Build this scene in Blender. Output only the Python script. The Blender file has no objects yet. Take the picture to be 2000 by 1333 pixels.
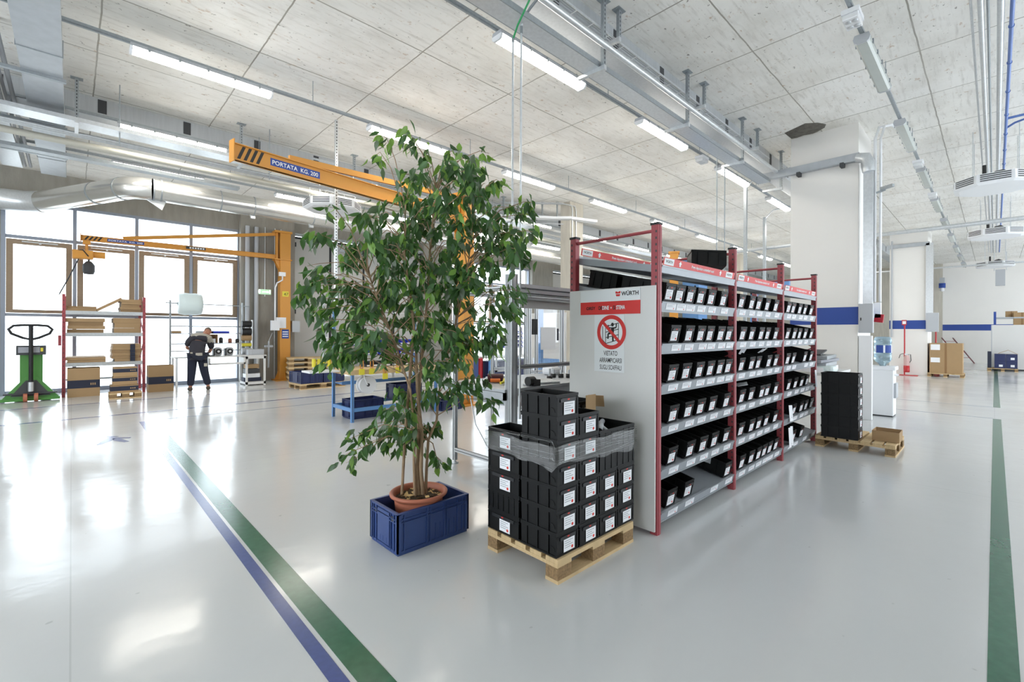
import bpy, math, random
from mathutils import Vector, Matrix
S = bpy.context.scene
COL = S.collection
RN = random.Random(11)
PI = math.pi
H = 5.35          # ceiling height

# ------------------------------------------------------------------ helpers
class MB:
    """collects shapes and links them as ONE mesh object"""
    def __init__(s): s.v = []; s.f = []; s.m = []; s.s = []
    def add(s, vs, fs, m=0, smooth=False, M=None):
        b = len(s.v)
        for p in vs:
            p = Vector(p)
            s.v.append(M @ p if M else p)
        for f in fs:
            s.f.append(tuple(b + i for i in f)); s.m.append(m); s.s.append(smooth)
        return s
    def box(s, x0, x1, y0, y1, z0, z1, m=0, M=None):
        v = [(x0,y0,z0),(x1,y0,z0),(x1,y1,z0),(x0,y1,z0),(x0,y0,z1),(x1,y0,z1),(x1,y1,z1),(x0,y1,z1)]
        return s.add(v, [(0,3,2,1),(4,5,6,7),(0,1,5,4),(1,2,6,5),(2,3,7,6),(3,0,4,7)], m, False, M)
    def bar(s, a, b, w, h, m=0, up=(0,0,1)):
        a, b = Vector(a), Vector(b); d = (b-a); L = d.length; d.normalize()
        u = Vector(up)
        if abs(d.dot(u)) > .98: u = Vector((0,1,0))
        r = d.cross(u).normalized(); u = r.cross(d).normalized()
        M = Matrix((r, d, u)).transposed().to_4x4(); M.translation = a
        return s.box(-w/2, w/2, 0, L, -h/2, h/2, m, M)
    def tube(s, pts, r, m=0, n=8, cap=True, closed=False):
        P = [Vector(p) for p in pts]; k = len(P)
        rs = r if isinstance(r, (list, tuple)) else [r]*k
        vs = []; fs = []; prev = None
        for i, p in enumerate(P):
            if closed: t = P[(i+1) % k] - P[i-1]
            else: t = P[min(i+1, k-1)] - P[max(i-1, 0)]
            if t.length < 1e-9: t = Vector((0,0,1))
            t.normalize()
            if prev is None:
                u = Vector((0,0,1)) if abs(t.z) < .9 else Vector((1,0,0))
            else: u = prev
            u = (u - t*u.dot(t)).normalized(); prev = u
            w = t.cross(u)
            for j in range(n):
                a = 2*PI*j/n
                vs.append(p + (u*math.cos(a) + w*math.sin(a))*rs[i])
        for i in range(k if closed else k-1):
            i2 = (i+1) % k
            for j in range(n):
                j2 = (j+1) % n
                fs.append((i*n+j, i*n+j2, i2*n+j2, i2*n+j))
        s.add(vs, fs, m, True)
        if cap and not closed:
            s.add(vs[:n], [tuple(range(n-1, -1, -1))], m); s.add(vs[-n:], [tuple(range(n))], m)
        return s
    def cyl(s, a, b, r, m=0, n=14): return s.tube([a, b], r, m, n)
    def lathe(s, prof, c=(0,0,0), m=0, n=24, smooth=True, sx=1, sy=1):
        vs = []; fs = []
        for (r, z) in prof:
            for j in range(n):
                a = 2*PI*j/n; vs.append((c[0]+r*math.cos(a)*sx, c[1]+r*math.sin(a)*sy, c[2]+z))
        for i in range(len(prof)-1):
            for j in range(n):
                j2 = (j+1) % n; fs.append((i*n+j, i*n+j2, (i+1)*n+j2, (i+1)*n+j))
        return s.add(vs, fs, m, smooth)
    def prism(s, poly, d0, d1, m=0, axis='z', M=None):
        n = len(poly)
        def P(p, d):
            if axis == 'z': return (p[0], p[1], d)
            if axis == 'y': return (p[0], d, p[1])
            return (d, p[0], p[1])
        vs = [P(p, d0) for p in poly] + [P(p, d1) for p in poly]
        fs = [tuple(range(n-1, -1, -1)), tuple(range(n, 2*n))]
        fs += [(i, (i+1) % n, n+(i+1) % n, n+i) for i in range(n)]
        return s.add(vs, fs, m, False, M)
    def quad(s, a, b, c, d, m=0): return s.add([a, b, c, d], [(0,1,2,3)], m)
    def text(s, txt, org, right, up, size, m=0, sx=1.0, bold=0.0, align='LEFT'):
        cu = bpy.data.curves.new('lettering', 'FONT'); cu.body = txt; cu.size = 1.0; cu.offset = bold
        cu.align_x = align; cu.resolution_u = 3
        o = bpy.data.objects.new('lettering', cu); COL.objects.link(o)
        dg = bpy.context.evaluated_depsgraph_get(); me = o.evaluated_get(dg).to_mesh()
        R, U, O = Vector(right), Vector(up), Vector(org)
        vs = [O + R*(v.co.x*size*sx) + U*(v.co.y*size) for v in me.vertices]
        fs = [tuple(p.vertices) for p in me.polygons]
        o.evaluated_get(dg).to_mesh_clear()
        bpy.data.objects.remove(o); bpy.data.curves.remove(cu)
        return s.add(vs, fs, m)
    def mesh(s, name, mats):
        me = bpy.data.meshes.new(name)
        me.from_pydata([tuple(p) for p in s.v], [], s.f)
        if not isinstance(mats, (list, tuple)): mats = [mats]
        for k in mats: me.materials.append(k)
        me.polygons.foreach_set('material_index', s.m)
        me.polygons.foreach_set('use_smooth', s.s)
        me.update(); return me
    def build(s, name, mats, parent=None, loc=None, bev=0, world=False):
        if world and parent is not None:
            Mi = parent.matrix_basis.inverted(); g = parent.parent
            while g is not None: Mi = Mi @ g.matrix_basis.inverted(); g = g.parent
            s.v = [Mi @ p for p in s.v]
        if loc is not None and world:
            s.v = [p - Vector(loc) for p in s.v]
        o = bpy.data.objects.new(name, s.mesh(name, mats)); COL.objects.link(o)
        if parent is not None: o.parent = parent
        if loc is not None: o.location = loc
        if bev:
            b = o.modifiers.new('edge', 'BEVEL'); b.width = bev; b.segments = 2; b.limit_method = 'ANGLE'; b.angle_limit = .6
        return o

def tag(o, label, cat, group=None, kind=None):
    o['label'] = label; o['category'] = cat
    if group: o['group'] = group
    if kind: o['kind'] = kind
    return o
def thing(name, label, cat, loc=(0,0,0), rotz=0, group=None):
    o = bpy.data.objects.new(name, None); COL.objects.link(o); o.empty_display_size = .05
    o.location = loc; o.rotation_euler = (0, 0, rotz)
    return tag(o, label, cat, group)
def dup(root, loc, rotz=None, label=None, group=None, rot=None):
    r = root.copy(); COL.objects.link(r); r.location = loc
    if rotz is not None: r.rotation_euler = (0, 0, rotz)
    if rot is not None: r.rotation_euler = rot
    if label: r['label'] = label
    if group: r['group'] = group
    for ch in list(root.children):
        c = ch.copy(); COL.objects.link(c); c.parent = r
        for g in list(ch.children):
            d = g.copy(); COL.objects.link(d); d.parent = c
    return r
def struct(name, mb, mats, **k):
    o = mb.build(name, mats, **k); o['kind'] = 'structure'; return o

# ------------------------------------------------------------------ materials
def lin(h):
    h = h.lstrip('#'); out = []
    for i in (0, 2, 4):
        c = int(h[i:i+2], 16)/255
        out.append(c/12.92 if c <= .04045 else ((c+.055)/1.055)**2.4)
    return (*out, 1)
def mat(name, col, rough=.5, metal=0., var=0., scale=6., bump=0., bscale=40., spec=.5, stretch=None, dark=.6, emit=0, coat=0):
    m = bpy.data.materials.new(name); m.use_nodes = True
    nt = m.node_tree; N = nt.nodes; L = nt.links; b = N['Principled BSDF']
    c = lin(col) if isinstance(col, str) else col
    b.inputs['Base Color'].default_value = c
    b.inputs['Roughness'].default_value = rough; b.inputs['Metallic'].default_value = metal
    b.inputs['Specular IOR Level'].default_value = spec
    if coat: b.inputs['Coat Weight'].default_value = coat; b.inputs['Coat Roughness'].default_value = .08
    if emit:
        b.inputs['Emission Color'].default_value = c; b.inputs['Emission Strength'].default_value = emit
    if var or bump:
        tc = N.new('ShaderNodeTexCoord'); mp = N.new('ShaderNodeMapping')
        L.new(tc.outputs['Object'], mp.inputs['Vector'])
        if stretch: mp.inputs['Scale'].default_value = stretch
    if var:
        n = N.new('ShaderNodeTexNoise'); n.inputs['Scale'].default_value = scale; n.inputs['Detail'].default_value = 5
        L.new(mp.outputs['Vector'], n.inputs['Vector'])
        mx = N.new('ShaderNodeMix'); mx.data_type = 'RGBA'
        mx.inputs['A'].default_value = c; mx.inputs['B'].default_value = (c[0]*dark, c[1]*dark, c[2]*dark, 1)
        mr = N.new('ShaderNodeMapRange'); mr.inputs['From Min'].default_value = .35; mr.inputs['From Max'].default_value = .75
        mr.inputs['To Max'].default_value = var
        L.new(n.outputs['Fac'], mr.inputs['Value']); L.new(mr.outputs['Result'], mx.inputs['Factor'])
        L.new(mx.outputs['Result'], b.inputs['Base Color'])
    if bump:
        n2 = N.new('ShaderNodeTexNoise'); n2.inputs['Scale'].default_value = bscale; n2.inputs['Detail'].default_value = 4
        L.new(mp.outputs['Vector'], n2.inputs['Vector'])
        bp = N.new('ShaderNodeBump'); bp.inputs['Strength'].default_value = bump; bp.inputs['Distance'].default_value = .01
        L.new(n2.outputs['Fac'], bp.inputs['Height']); L.new(bp.outputs['Normal'], b.inputs['Normal'])
    return m
def emis(name, col, st):
    m = bpy.data.materials.new(name); m.use_nodes = True; N = m.node_tree.nodes
    b = N['Principled BSDF']; b.inputs['Base Color'].default_value = (.8,.8,.8,1)
    b.inputs['Emission Color'].default_value = lin(col); b.inputs['Emission Strength'].default_value = st
    return m
def glassy(name, col=(1,1,1,1), fac=.06, rough=.02):
    m = bpy.data.materials.new(name); m.use_nodes = True; nt = m.node_tree; N = nt.nodes; L = nt.links
    N.remove(N['Principled BSDF']); out = N['Material Output']
    t = N.new('ShaderNodeBsdfTransparent'); t.inputs['Color'].default_value = col
    g = N.new('ShaderNodeBsdfGlossy'); g.inputs['Roughness'].default_value = rough
    x = N.new('ShaderNodeMixShader'); x.inputs['Fac'].default_value = fac
    L.new(t.outputs[0], x.inputs[1]); L.new(g.outputs[0], x.inputs[2]); L.new(x.outputs[0], out.inputs['Surface'])
    return m

def concrete_ceiling():
    m = bpy.data.materials.new('board_concrete'); m.use_nodes = True; nt = m.node_tree; N = nt.nodes; L = nt.links
    b = N['Principled BSDF']; b.inputs['Roughness'].default_value = .85
    tc = N.new('ShaderNodeTexCoord')
    br = N.new('ShaderNodeTexBrick'); br.offset = 0
    br.inputs['Scale'].default_value = 1; br.inputs['Brick Width'].default_value = 1.58; br.inputs['Row Height'].default_value = 1.58
    br.inputs['Mortar Size'].default_value = .011; br.inputs['Mortar Smooth'].default_value = .4
    br.inputs['Color1'].default_value = lin('#f5f4f0'); br.inputs['Color2'].default_value = lin('#f0eee8'); br.inputs['Mortar'].default_value = lin('#a19d94')
    wob = N.new('ShaderNodeTexNoise'); wob.inputs['Scale'].default_value = 3
    L.new(tc.outputs['Object'], wob.inputs['Vector'])
    mv = N.new('ShaderNodeMixRGB'); mv.blend_type = 'LINEAR_LIGHT'; mv.inputs['Fac'].default_value = .012
    L.new(tc.outputs['Object'], mv.inputs['Color1']); L.new(wob.outputs['Color'], mv.inputs['Color2'])
    sh = N.new('ShaderNodeMapping'); sh.inputs['Location'].default_value = (-.24, -.72, 0)
    L.new(mv.outputs['Color'], sh.inputs['Vector']); L.new(sh.outputs['Vector'], br.inputs['Vector'])
    def layer(prev, vec_scale, scale, lo, hi, col, amt, det=6):
        mp = N.new('ShaderNodeMapping'); mp.inputs['Scale'].default_value = vec_scale
        L.new(tc.outputs['Object'], mp.inputs['Vector'])
        n = N.new('ShaderNodeTexNoise'); n.inputs['Scale'].default_value = scale; n.inputs['Detail'].default_value = det
        n.inputs['Roughness'].default_value = .65
        L.new(mp.outputs['Vector'], n.inputs['Vector'])
        r = N.new('ShaderNodeMapRange'); r.inputs['From Min'].default_value = lo; r.inputs['From Max'].default_value = hi; r.inputs['To Max'].default_value = amt
        L.new(n.outputs['Fac'], r.inputs['Value'])
        x = N.new('ShaderNodeMix'); x.data_type = 'RGBA'; x.inputs['B'].default_value = lin(col)
        L.new(r.outputs['Result'], x.inputs['Factor']); L.new(prev, x.inputs['A'])
        return x.outputs['Result'], n
    c, _ = layer(br.outputs['Color'], (1,1,1), 1.1, .45, .8, '#cbc7bd', .6)
    c, n1 = layer(c, (.9,7,1), 2.6, .52, .78, '#a9a498', .5)
    c, _ = layer(c, (1.4,2.2,1), 5.5, .62, .72, '#ae8a62', .65)
    c, n3 = layer(c, (1,1.3,1), 15, .675, .74, '#6d675e', .75, 2)
    c, _ = layer(c, (1,1,1), .5, .5, .8, '#efeeea', .5)
    L.new(c, b.inputs['Base Color'])
    bp = N.new('ShaderNodeBump'); bp.inputs['Strength'].default_value = .25; bp.inputs['Distance'].default_value = .01
    L.new(n1.outputs['Fac'], bp.inputs['Height']); L.new(bp.outputs['Normal'], b.inputs['Normal'])
    return m
def epoxy_floor():
    m = bpy.data.materials.new('epoxy_floor'); m.use_nodes = True; nt = m.node_tree; N = nt.nodes; L = nt.links
    b = N['Principled BSDF']; tc = N.new('ShaderNodeTexCoord')
    n = N.new('ShaderNodeTexNoise'); n.inputs['Scale'].default_value = .8; n.inputs['Detail'].default_value = 6
    L.new(tc.outputs['Object'], n.inputs['Vector'])
    x = N.new('ShaderNodeMix'); x.data_type = 'RGBA'; x.inputs['A'].default_value = lin('#cdcfcf'); x.inputs['B'].default_value = lin('#c6c8c8')
    L.new(n.outputs['Fac'], x.inputs['Factor'])
    v = N.new('ShaderNodeTexNoise'); v.inputs['Scale'].default_value = 9; v.inputs['Detail'].default_value = 2
    L.new(tc.outputs['Object'], v.inputs['Vector'])
    r = N.new('ShaderNodeMapRange'); r.inputs['From Min'].default_value = .735; r.inputs['From Max'].default_value = .76; r.inputs['To Max'].default_value = .5
    L.new(v.outputs['Fac'], r.inputs['Value'])
    y = N.new('ShaderNodeMix'); y.data_type = 'RGBA'; y.inputs['B'].default_value = lin('#a0a2a2')
    L.new(r.outputs['Result'], y.inputs['Factor']); L.new(x.outputs['Result'], y.inputs['A'])
    # control joints in the screed
    br = N.new('ShaderNodeTexBrick'); br.offset = 0; br.inputs['Scale'].default_value = 1
    br.inputs['Brick Width'].default_value = 6.2; br.inputs['Row Height'].default_value = 6.2
    br.inputs['Mortar Size'].default_value = .004; br.inputs['Color1'].default_value = (1,1,1,1); br.inputs['Color2'].default_value = (1,1,1,1); br.inputs['Mortar'].default_value = (.86,.86,.86,1)
    L.new(tc.outputs['Object'], br.inputs['Vector'])
    z = N.new('ShaderNodeMix'); z.data_type = 'RGBA'; z.blend_type = 'MULTIPLY'; z.inputs['Factor'].default_value = 1
    L.new(y.outputs['Result'], z.inputs['A']); L.new(br.outputs['Color'], z.inputs['B'])
    L.new(z.outputs['Result'], b.inputs['Base Color'])
    rr = N.new('ShaderNodeMapRange'); rr.inputs['From Min'].default_value = .3; rr.inputs['From Max'].default_value = .7
    rr.inputs['To Min'].default_value = .10; rr.inputs['To Max'].default_value = .20
    L.new(n.outputs['Fac'], rr.inputs['Value']); L.new(rr.outputs['Result'], b.inputs['Roughness'])
    b.inputs['Specular IOR Level'].default_value = .5
    n2 = N.new('ShaderNodeTexNoise'); n2.inputs['Scale'].default_value = 3.5; n2.inputs['Detail'].default_value = 3
    L.new(tc.outputs['Object'], n2.inputs['Vector'])
    bp = N.new('ShaderNodeBump'); bp.inputs['Strength'].default_value = .12; bp.inputs['Distance'].default_value = .02
    L.new(n2.outputs['Fac'], bp.inputs['Height']); L.new(bp.outputs['Normal'], b.inputs['Normal'])
    return m

M = {}
M['ceiling'] = concrete_ceiling(); M['floor'] = epoxy_floor()
M['concrete'] = mat('facade_concrete', '#9a978f', .85, var=.7, scale=3, bump=.3, bscale=18, stretch=(3,3,.6), dark=.72)
M['column_concrete'] = mat('column_concrete', '#c9c4b8', .85, var=.6, scale=3, bump=.3, bscale=18, stretch=(4,4,.5), dark=.75)
M['spall'] = mat('broken_concrete', '#6f6b63', .95, var=.9, scale=14, bump=1, bscale=30, dark=.5)
M['white_wall'] = mat('white_wall', '#e9e7e3', .7, var=.3, scale=2, dark=.94)
M['stripe_blue'] = mat('wall_stripe_blue', '#2c4a98', .6)
M['line_blue'] = mat('floor_line_blue', '#47588f', .2, var=.5, scale=30, dark=.75)
M['line_green'] = mat('floor_line_green', '#386a52', .18, var=.6, scale=20, dark=.7)
M['line_grey'] = mat('floor_line_slate', '#7c8796', .25)
M['galv'] = mat('galvanised_steel', '#d3d7da', .3, .55, var=.5, scale=25, dark=.72)
M['galv_dark'] = mat('galvanised_strut', '#a3aaae', .42, .45, var=.5, scale=30, dark=.7)
M['galv_flat'] = mat('galvanised_sheet', '#b4b9be', .42, .4, var=.6, scale=8, dark=.8)
M['duct'] = mat('spiral_duct_steel', '#dcdcd8', .22, .8, var=.3, scale=12, dark=.8)
M['alu'] = mat('anodised_aluminium', '#d2d5d8', .32, .5)
M['beam_steel'] = mat('ribbed_sheet', '#b9bdc0', .5, .15, var=.6, scale=5, stretch=(6,6,.4), dark=.8)
M['alu_dark'] = mat('profile_groove', '#5b5f63', .5, .4)
M['frame_grey'] = mat('grey_window_frame', '#8d95a3', .5)
M['wood_frame'] = mat('oak_window_frame', '#8f7c66', .6, var=.5, scale=12, stretch=(1,1,6), dark=.75)
M['glass'] = glassy('window_glass', (.97,.99,1,1), .06)
M['door_grey'] = mat('grey_door_panel', '#b9b8b4', .6)
M['black'] = mat('black_rubber', '#17181a', .55)
M['dark'] = mat('dark_grey', '#3b3d40', .6)
M['red'] = mat('red_rack_paint', '#a0454c', .4, var=.3, scale=12, dark=.8)
M['bin'] = mat('black_bin_plastic', '#0b0c0d', .48, spec=.28)
M['bin_hi'] = mat('bin_handle_plastic', '#1b1c20', .42)
M['paper'] = mat('paper_white', '#eceef2', .7)
M['paper_grey'] = mat('print_grey', '#9a9ca3', .8)
M['dot_red'] = mat('sticker_red', '#d2382c', .6)
M['sign_red'] = mat('sign_red', '#cf2f2c', .45)
M['sign_white'] = mat('sign_white', '#e2e6e8', .45)
M['ink'] = mat('ink_black', '#141416', .5)
M['panel_white'] = mat('white_melamine', '#d6d6d4', .45)
M['wood'] = mat('pallet_wood', '#cfb489', .8, var=.7, scale=9, bump=.3, bscale=30, stretch=(1,6,1), dark=.72)
M['chip'] = mat('chipboard_block', '#9c7f5a', .9, var=1, scale=60, bump=.8, bscale=120, dark=.5)
M['cardboard'] = mat('cardboard', '#a88b66', .8, var=.3, scale=7, dark=.85)
M['cardboard_in'] = mat('cardboard_inside', '#8d6d4a', .85)
M['navy_band'] = mat('navy_print_band', '#252a3d', .7)
M['crate_blue'] = mat('blue_crate_plastic', '#32497f', .38, var=.3, scale=9, dark=.8)
M['crate_navy'] = mat('navy_crate_plastic', '#1f2a58', .4)
M['bench_blue'] = mat('pale_blue_profile', '#5f8fc6', .35)
M['bin_blue'] = mat('bright_blue_bin', '#2a3fc4', .4)
M['orange'] = mat('crane_orange', '#d0913a', .45, var=.2, scale=4, dark=.88)
M['yellow'] = mat('yellow_plastic', '#dccf3c', .45)
M['terracotta'] = mat('terracotta_plastic', '#b06a50', .55, var=.3, scale=9, dark=.85)
M['soil'] = mat('potting_soil', '#4a3a26', .95, var=1, scale=45, bump=1, bscale=60, dark=.35)
M['straw'] = mat('dry_leaf_litter', '#c9a873', .9)
M['bark'] = mat('fig_bark', '#a58a6d', .85, var=.8, scale=14, bump=.4, bscale=40, stretch=(3,3,1), dark=.6)
M['rack_steel'] = mat('rack_shelf_steel', '#9fa4aa', .45, .4, var=.4, scale=12, dark=.85)
M['white_plastic'] = mat('white_plastic', '#e9ebee', .4)
M['grey_plastic'] = mat('grey_plastic', '#b4b8bd', .5)
M['blue_pipe'] = mat('blue_pipe', '#5b78b8', .4)
M['green_hose'] = mat('green_hose', '#2f9a5c', .45)
M['green_paint'] = mat('green_jack_paint', '#4c873f', .45)
M['skin'] = mat('skin', '#b98168', .6)
M['shirt'] = mat('charcoal_cloth', '#33323a', .9)
M['shirt_light'] = mat('pale_grey_cloth', '#aca79c', .9)
M['trouser'] = mat('navy_trousers', '#1d2233', .9)
M['shoe'] = mat('brown_shoe', '#4f463c', .8)
M['lamp_on'] = emis('lit_fluorescent_diffuser', '#fff8ec', 25.0)
M['lamp_off'] = mat('unlit_diffuser', '#bcc2bd', .25, var=.4, scale=5, dark=.85)
M['exit_green'] = emis('exit_sign_green', '#2f9d4c', .8)
M['exit_white'] = emis('exit_sign_white', '#f2fff2', 1.6)
M['film'] = glassy('stretch_film', (.96,.97,.97,1), .13, .18)
M['bubble'] = mat('bubble_wrap', '#dfeeee', .45, bump=.6, bscale=60)
M['acrylic'] = glassy('clear_acrylic', (.96,.97,.98,1), .07, .03)
M['fire_red'] = mat('fire_red', '#b5242b', .35)
M['water'] = None
# ------------------------------------------------------------------ water bottle material
def bottle_mat():
    m = bpy.data.materials.new('blue_bottle'); m.use_nodes = True; b = m.node_tree.nodes['Principled BSDF']
    b.inputs['Base Color'].default_value = lin('#b9d6e6'); b.inputs['Roughness'].default_value = .12
    b.inputs['Transmission Weight'].default_value = .75; b.inputs['IOR'].default_value = 1.33
    return m
M['water'] = bottle_mat()
def leaf_mat(name, col, back):
    m = bpy.data.materials.new(name); m.use_nodes = True; nt = m.node_tree; N = nt.nodes; L = nt.links
    b = N['Principled BSDF']; b.inputs['Base Color'].default_value = lin(col); b.inputs['Roughness'].default_value = .38
    b.inputs['Specular IOR Level'].default_value = .5
    t = N.new('ShaderNodeBsdfTranslucent'); t.inputs['Color'].default_value = lin(back)
    x = N.new('ShaderNodeMixShader'); x.inputs['Fac'].default_value = .3
    L.new(b.outputs[0], x.inputs[1]); L.new(t.outputs[0], x.inputs[2]); L.new(x.outputs[0], N['Material Output'].inputs['Surface'])
    return m
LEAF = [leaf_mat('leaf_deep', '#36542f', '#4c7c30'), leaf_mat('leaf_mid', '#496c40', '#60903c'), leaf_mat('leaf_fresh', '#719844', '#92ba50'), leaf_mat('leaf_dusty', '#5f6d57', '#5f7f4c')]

# ------------------------------------------------------------------ world, camera
w = bpy.data.worlds.new('daylight'); S.world = w; w.use_nodes = True
bg = w.node_tree.nodes['Background']; bg.inputs['Color'].default_value = (.86, .93, 1, 1); bg.inputs['Strength'].default_value = 4.6
TH, ROLL, F = 45.579, .244, 901.365
cam = bpy.data.cameras.new('camera'); co = bpy.data.objects.new('camera', cam); COL.objects.link(co)
cam.lens = 36*F/2000; cam.sensor_width = 36; cam.sensor_fit = 'HORIZONTAL'; cam.clip_end = 200; cam.clip_start = .05
cam.shift_x = -(1023.268-1000)/2000; cam.shift_y = (647.816-666.5)/2000
co.matrix_world = Matrix.Translation((0,0,1.55)) @ Matrix.Rotation(math.radians(TH-90), 4, 'Z') @ Matrix.Rotation(PI/2, 4, 'X') @ Matrix.Rotation(math.radians(ROLL), 4, 'Z')
S.camera = co
vs = S.view_settings; S.display_settings.display_device = 'sRGB'
vs.view_transform = 'Standard'; vs.look = 'None'; vs.gamma = 1; vs.use_curve_mapping = False; vs.exposure = 0.42
cy = S.cycles
cy.use_denoising = True
cy.max_bounces = 10; cy.diffuse_bounces = 5; cy.glossy_bounces = 4; cy.transparent_max_bounces = 12; cy.transmission_bounces = 6
cy.caustics_reflective = False; cy.caustics_refractive = False; cy.sample_clamp_indirect = 8

# ------------------------------------------------------------------ room shell
X0, X1, Y0, YF = -6.0, 34.0, -7.0, 16.08
struct('floor', MB().box(X0, X1, Y0, YF+.3, -.2, 0), M['floor'])
struct('ceiling', MB().box(X0, X1, Y0, YF+.3, H, H+.3), M['ceiling'])
struct('ground_outside', MB().box(-40, 70, YF+.3, 60, -.3, -.03), mat('outside_paving', '#c9c8c4', .9))
# painted floor lines
def strip(n, x0, x1, y0, y1, m): struct('trim_%d' % n, MB().box(x0, x1, y0, y1, -.01, .0015), M[m])
strip(1, .905, 1.03, -2, 10.07, 'line_green'); strip(2, .815, .882, -2, 10.07, 'line_blue')
strip(3, X0, 12.5, 11.12, 11.2, 'line_blue'); strip(4, X0, 12.5, 13.22, 13.28, 'line_blue'); strip(5, 1.15, 12.5, 10.06, 10.1, 'line_grey')
strip(6, -2, 11.95, -.085, .02, 'line_green'); strip(7, 13.8, 34, -.085, .02, 'line_green')
strip(8, 13.78, 13.81, .02, 3.2, 'line_grey'); strip(9, 11.97, 12.0, .02, 3.2, 'line_grey')
mk = MB()   # the little walking figure painted on the floor
def flat(pts): mk.add([(x, y, .0015) for x, y in pts], [tuple(range(len(pts)))])
flat([(.37,9.02),(.44,8.98),(.50,8.90),(.43,8.86),(.36,8.94)])
flat([(.40,8.90),(.46,8.84),(.62,8.70),(.60,8.64),(.45,8.74),(.36,8.84)])
flat([(.36,8.84),(.45,8.74),(.38,8.58),(.30,8.44),(.24,8.42),(.29,8.62)])
flat([(.42,8.78),(.50,8.70),(.58,8.40),(.52,8.38),(.42,8.60)])
struct('trim_10', mk, M['line_blue'])

# facade along y = 16.08 : windows, pilasters, grey doors
def facade_wall(x0, x1, z0, z1, n, y0=YF, y1=YF+.3): struct(n, MB().box(x0, x1, y0, y1, z0, z1), M['concrete'])
facade_wall(X0, -1.14, 0, H, 'wall_back'); facade_wall(-1.14, 3.62, 4.6, H, 'wall_back_lintel')
facade_wall(3.62, 5.15, 0, H, 'wall_back_pier', 15.85)
facade_wall(9.95, 11.33, 0, H, 'wall_back_pier', 15.85); facade_wall(11.33, 16.1, 4.6, H, 'wall_back_lintel')
facade_wall(16.1, 17.6, 0, H, 'wall_back_pier', 15.85); facade_wall(22.4, 24.0, 0, H, 'wall_back_pier', 15.85)
facade_wall(24.0, 28.8, 4.6, H, 'wall_back_lintel'); facade_wall(28.8, X1, 0, H, 'wall_back_pier', 15.85)
facade_wall(5.15, 9.95, 4.75, H, 'wall_back_lintel'); facade_wall(17.6, 22.4, 4.75, H, 'wall_back_lintel')
def windows(xs, num):
    x0 = xs[0]; wdt = 4.76; pitch = wdt/4
    o = bpy.data.objects.new('window_%d' % num, None); COL.objects.link(o); o.location = (x0, YF, 0); o['kind'] = 'structure'
    g = MB()
    for k in range(5):
        xx = k*pitch; g.box(xx-.035, xx+.035, -.02, .10, 0, 4.6)
    for z in (.0, 1.86, 3.70): g.box(0, wdt, .0, .09, z, z+.07 if z else .1)
    g.box(0, wdt, .0, .09, 4.53, 4.6)
    g.build('window_frame', M['frame_grey'], o)
    for k in range(4):
        a, b = k*pitch+.045, (k+1)*pitch-.045; s = MB(); z0, z1 = 1.94, 3.67; t = .11
        s.box(a, a+t, -.03, .07, z0, z1).box(b-t, b, -.03, .07, z0, z1).box(a+t, b-t, -.03, .07, z0, z0+t*.7).box(a+t, b-t, -.03, .07, z1-t, z1)
        f = s.build('sash', M['wood_frame'], o)
        MB().box(a+.25, b-.25, -.045, -.03, z1-.06, z1-.035).box((a+b)/2-.02, (a+b)/2+.02, -.06, -.03, z1-.09, z1-.05).build('opening_arm', M['galv'], f)
    MB().box(.02, wdt-.02, .05, .06, .1, 4.53).build('pane', M['glass'], o)
windows([-1.14], 1); windows([11.33], 2); windows([24.0], 3)
def doors(x0, num):
    o = bpy.data.objects.new('door_%d' % num, None); COL.objects.link(o); o.location = (x0, YF-.02, 0); o['kind'] = 'structure'
    for k in range(4):
        a = k*1.2+.02; MB().box(a+.03, a+1.17, 0, .08, .04, 4.62).build('door_leaf', M['door_grey'], o)
    r = MB()
    for k in range(5): r.box(k*1.2-.02, k*1.2+.05, -.01, .07, .0, 4.64)
    r.box(0, 4.8, -.06, .02, 4.56, 4.62); r.build('door_seal', M['black'], o)
    MB().box(0, 4.8, -.14, -.02, 4.64, 4.72).build('door_track', M['galv_dark'], o)
    hn = MB()
    for k in (0, 2, 4):
        for z in (2.1, 4.3): hn.box(k*1.2-.06, k*1.2+.1, -.03, .0, z, z+.14)
    hn.build('hinge', M['black'], o)
    MB().box(1.35, 1.95, -.1, -.02, 4.3, 4.42).build('door_closer', M['grey_plastic'], o)
doors(5.15, 1); doors(17.6, 2)
# corrugated cast panel lines on the pier by the crane, and the steel downpipes on it
for i, xx in enumerate((3.78, 4.02)):
    o = MB().cyl((0,0,0), (0,0,4.7), .06, n=16).build('downpipe', M['grey_plastic'], loc=(xx, 15.78, .0))
    tag(o, ['thick grey vertical pipe beside the last window', 'thick grey vertical pipe nearer the exit sign'][i], 'pipe', 'vertical pipes on the concrete pier')
for i, xx in enumerate((4.27, 4.55, 4.72)):
    o = MB().cyl((0,0,2.6 if i == 0 else 0), (0,0,4.75), .016, n=8).build('conduit', M['galv'], loc=(xx, 15.83, 0))
    tag(o, ['thin conduit dropping to the exit sign', 'thin conduit up the pier left of the crane post', 'thin conduit up the pier behind the crane post'][i], 'conduit', 'thin conduits on the concrete pier')

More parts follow.
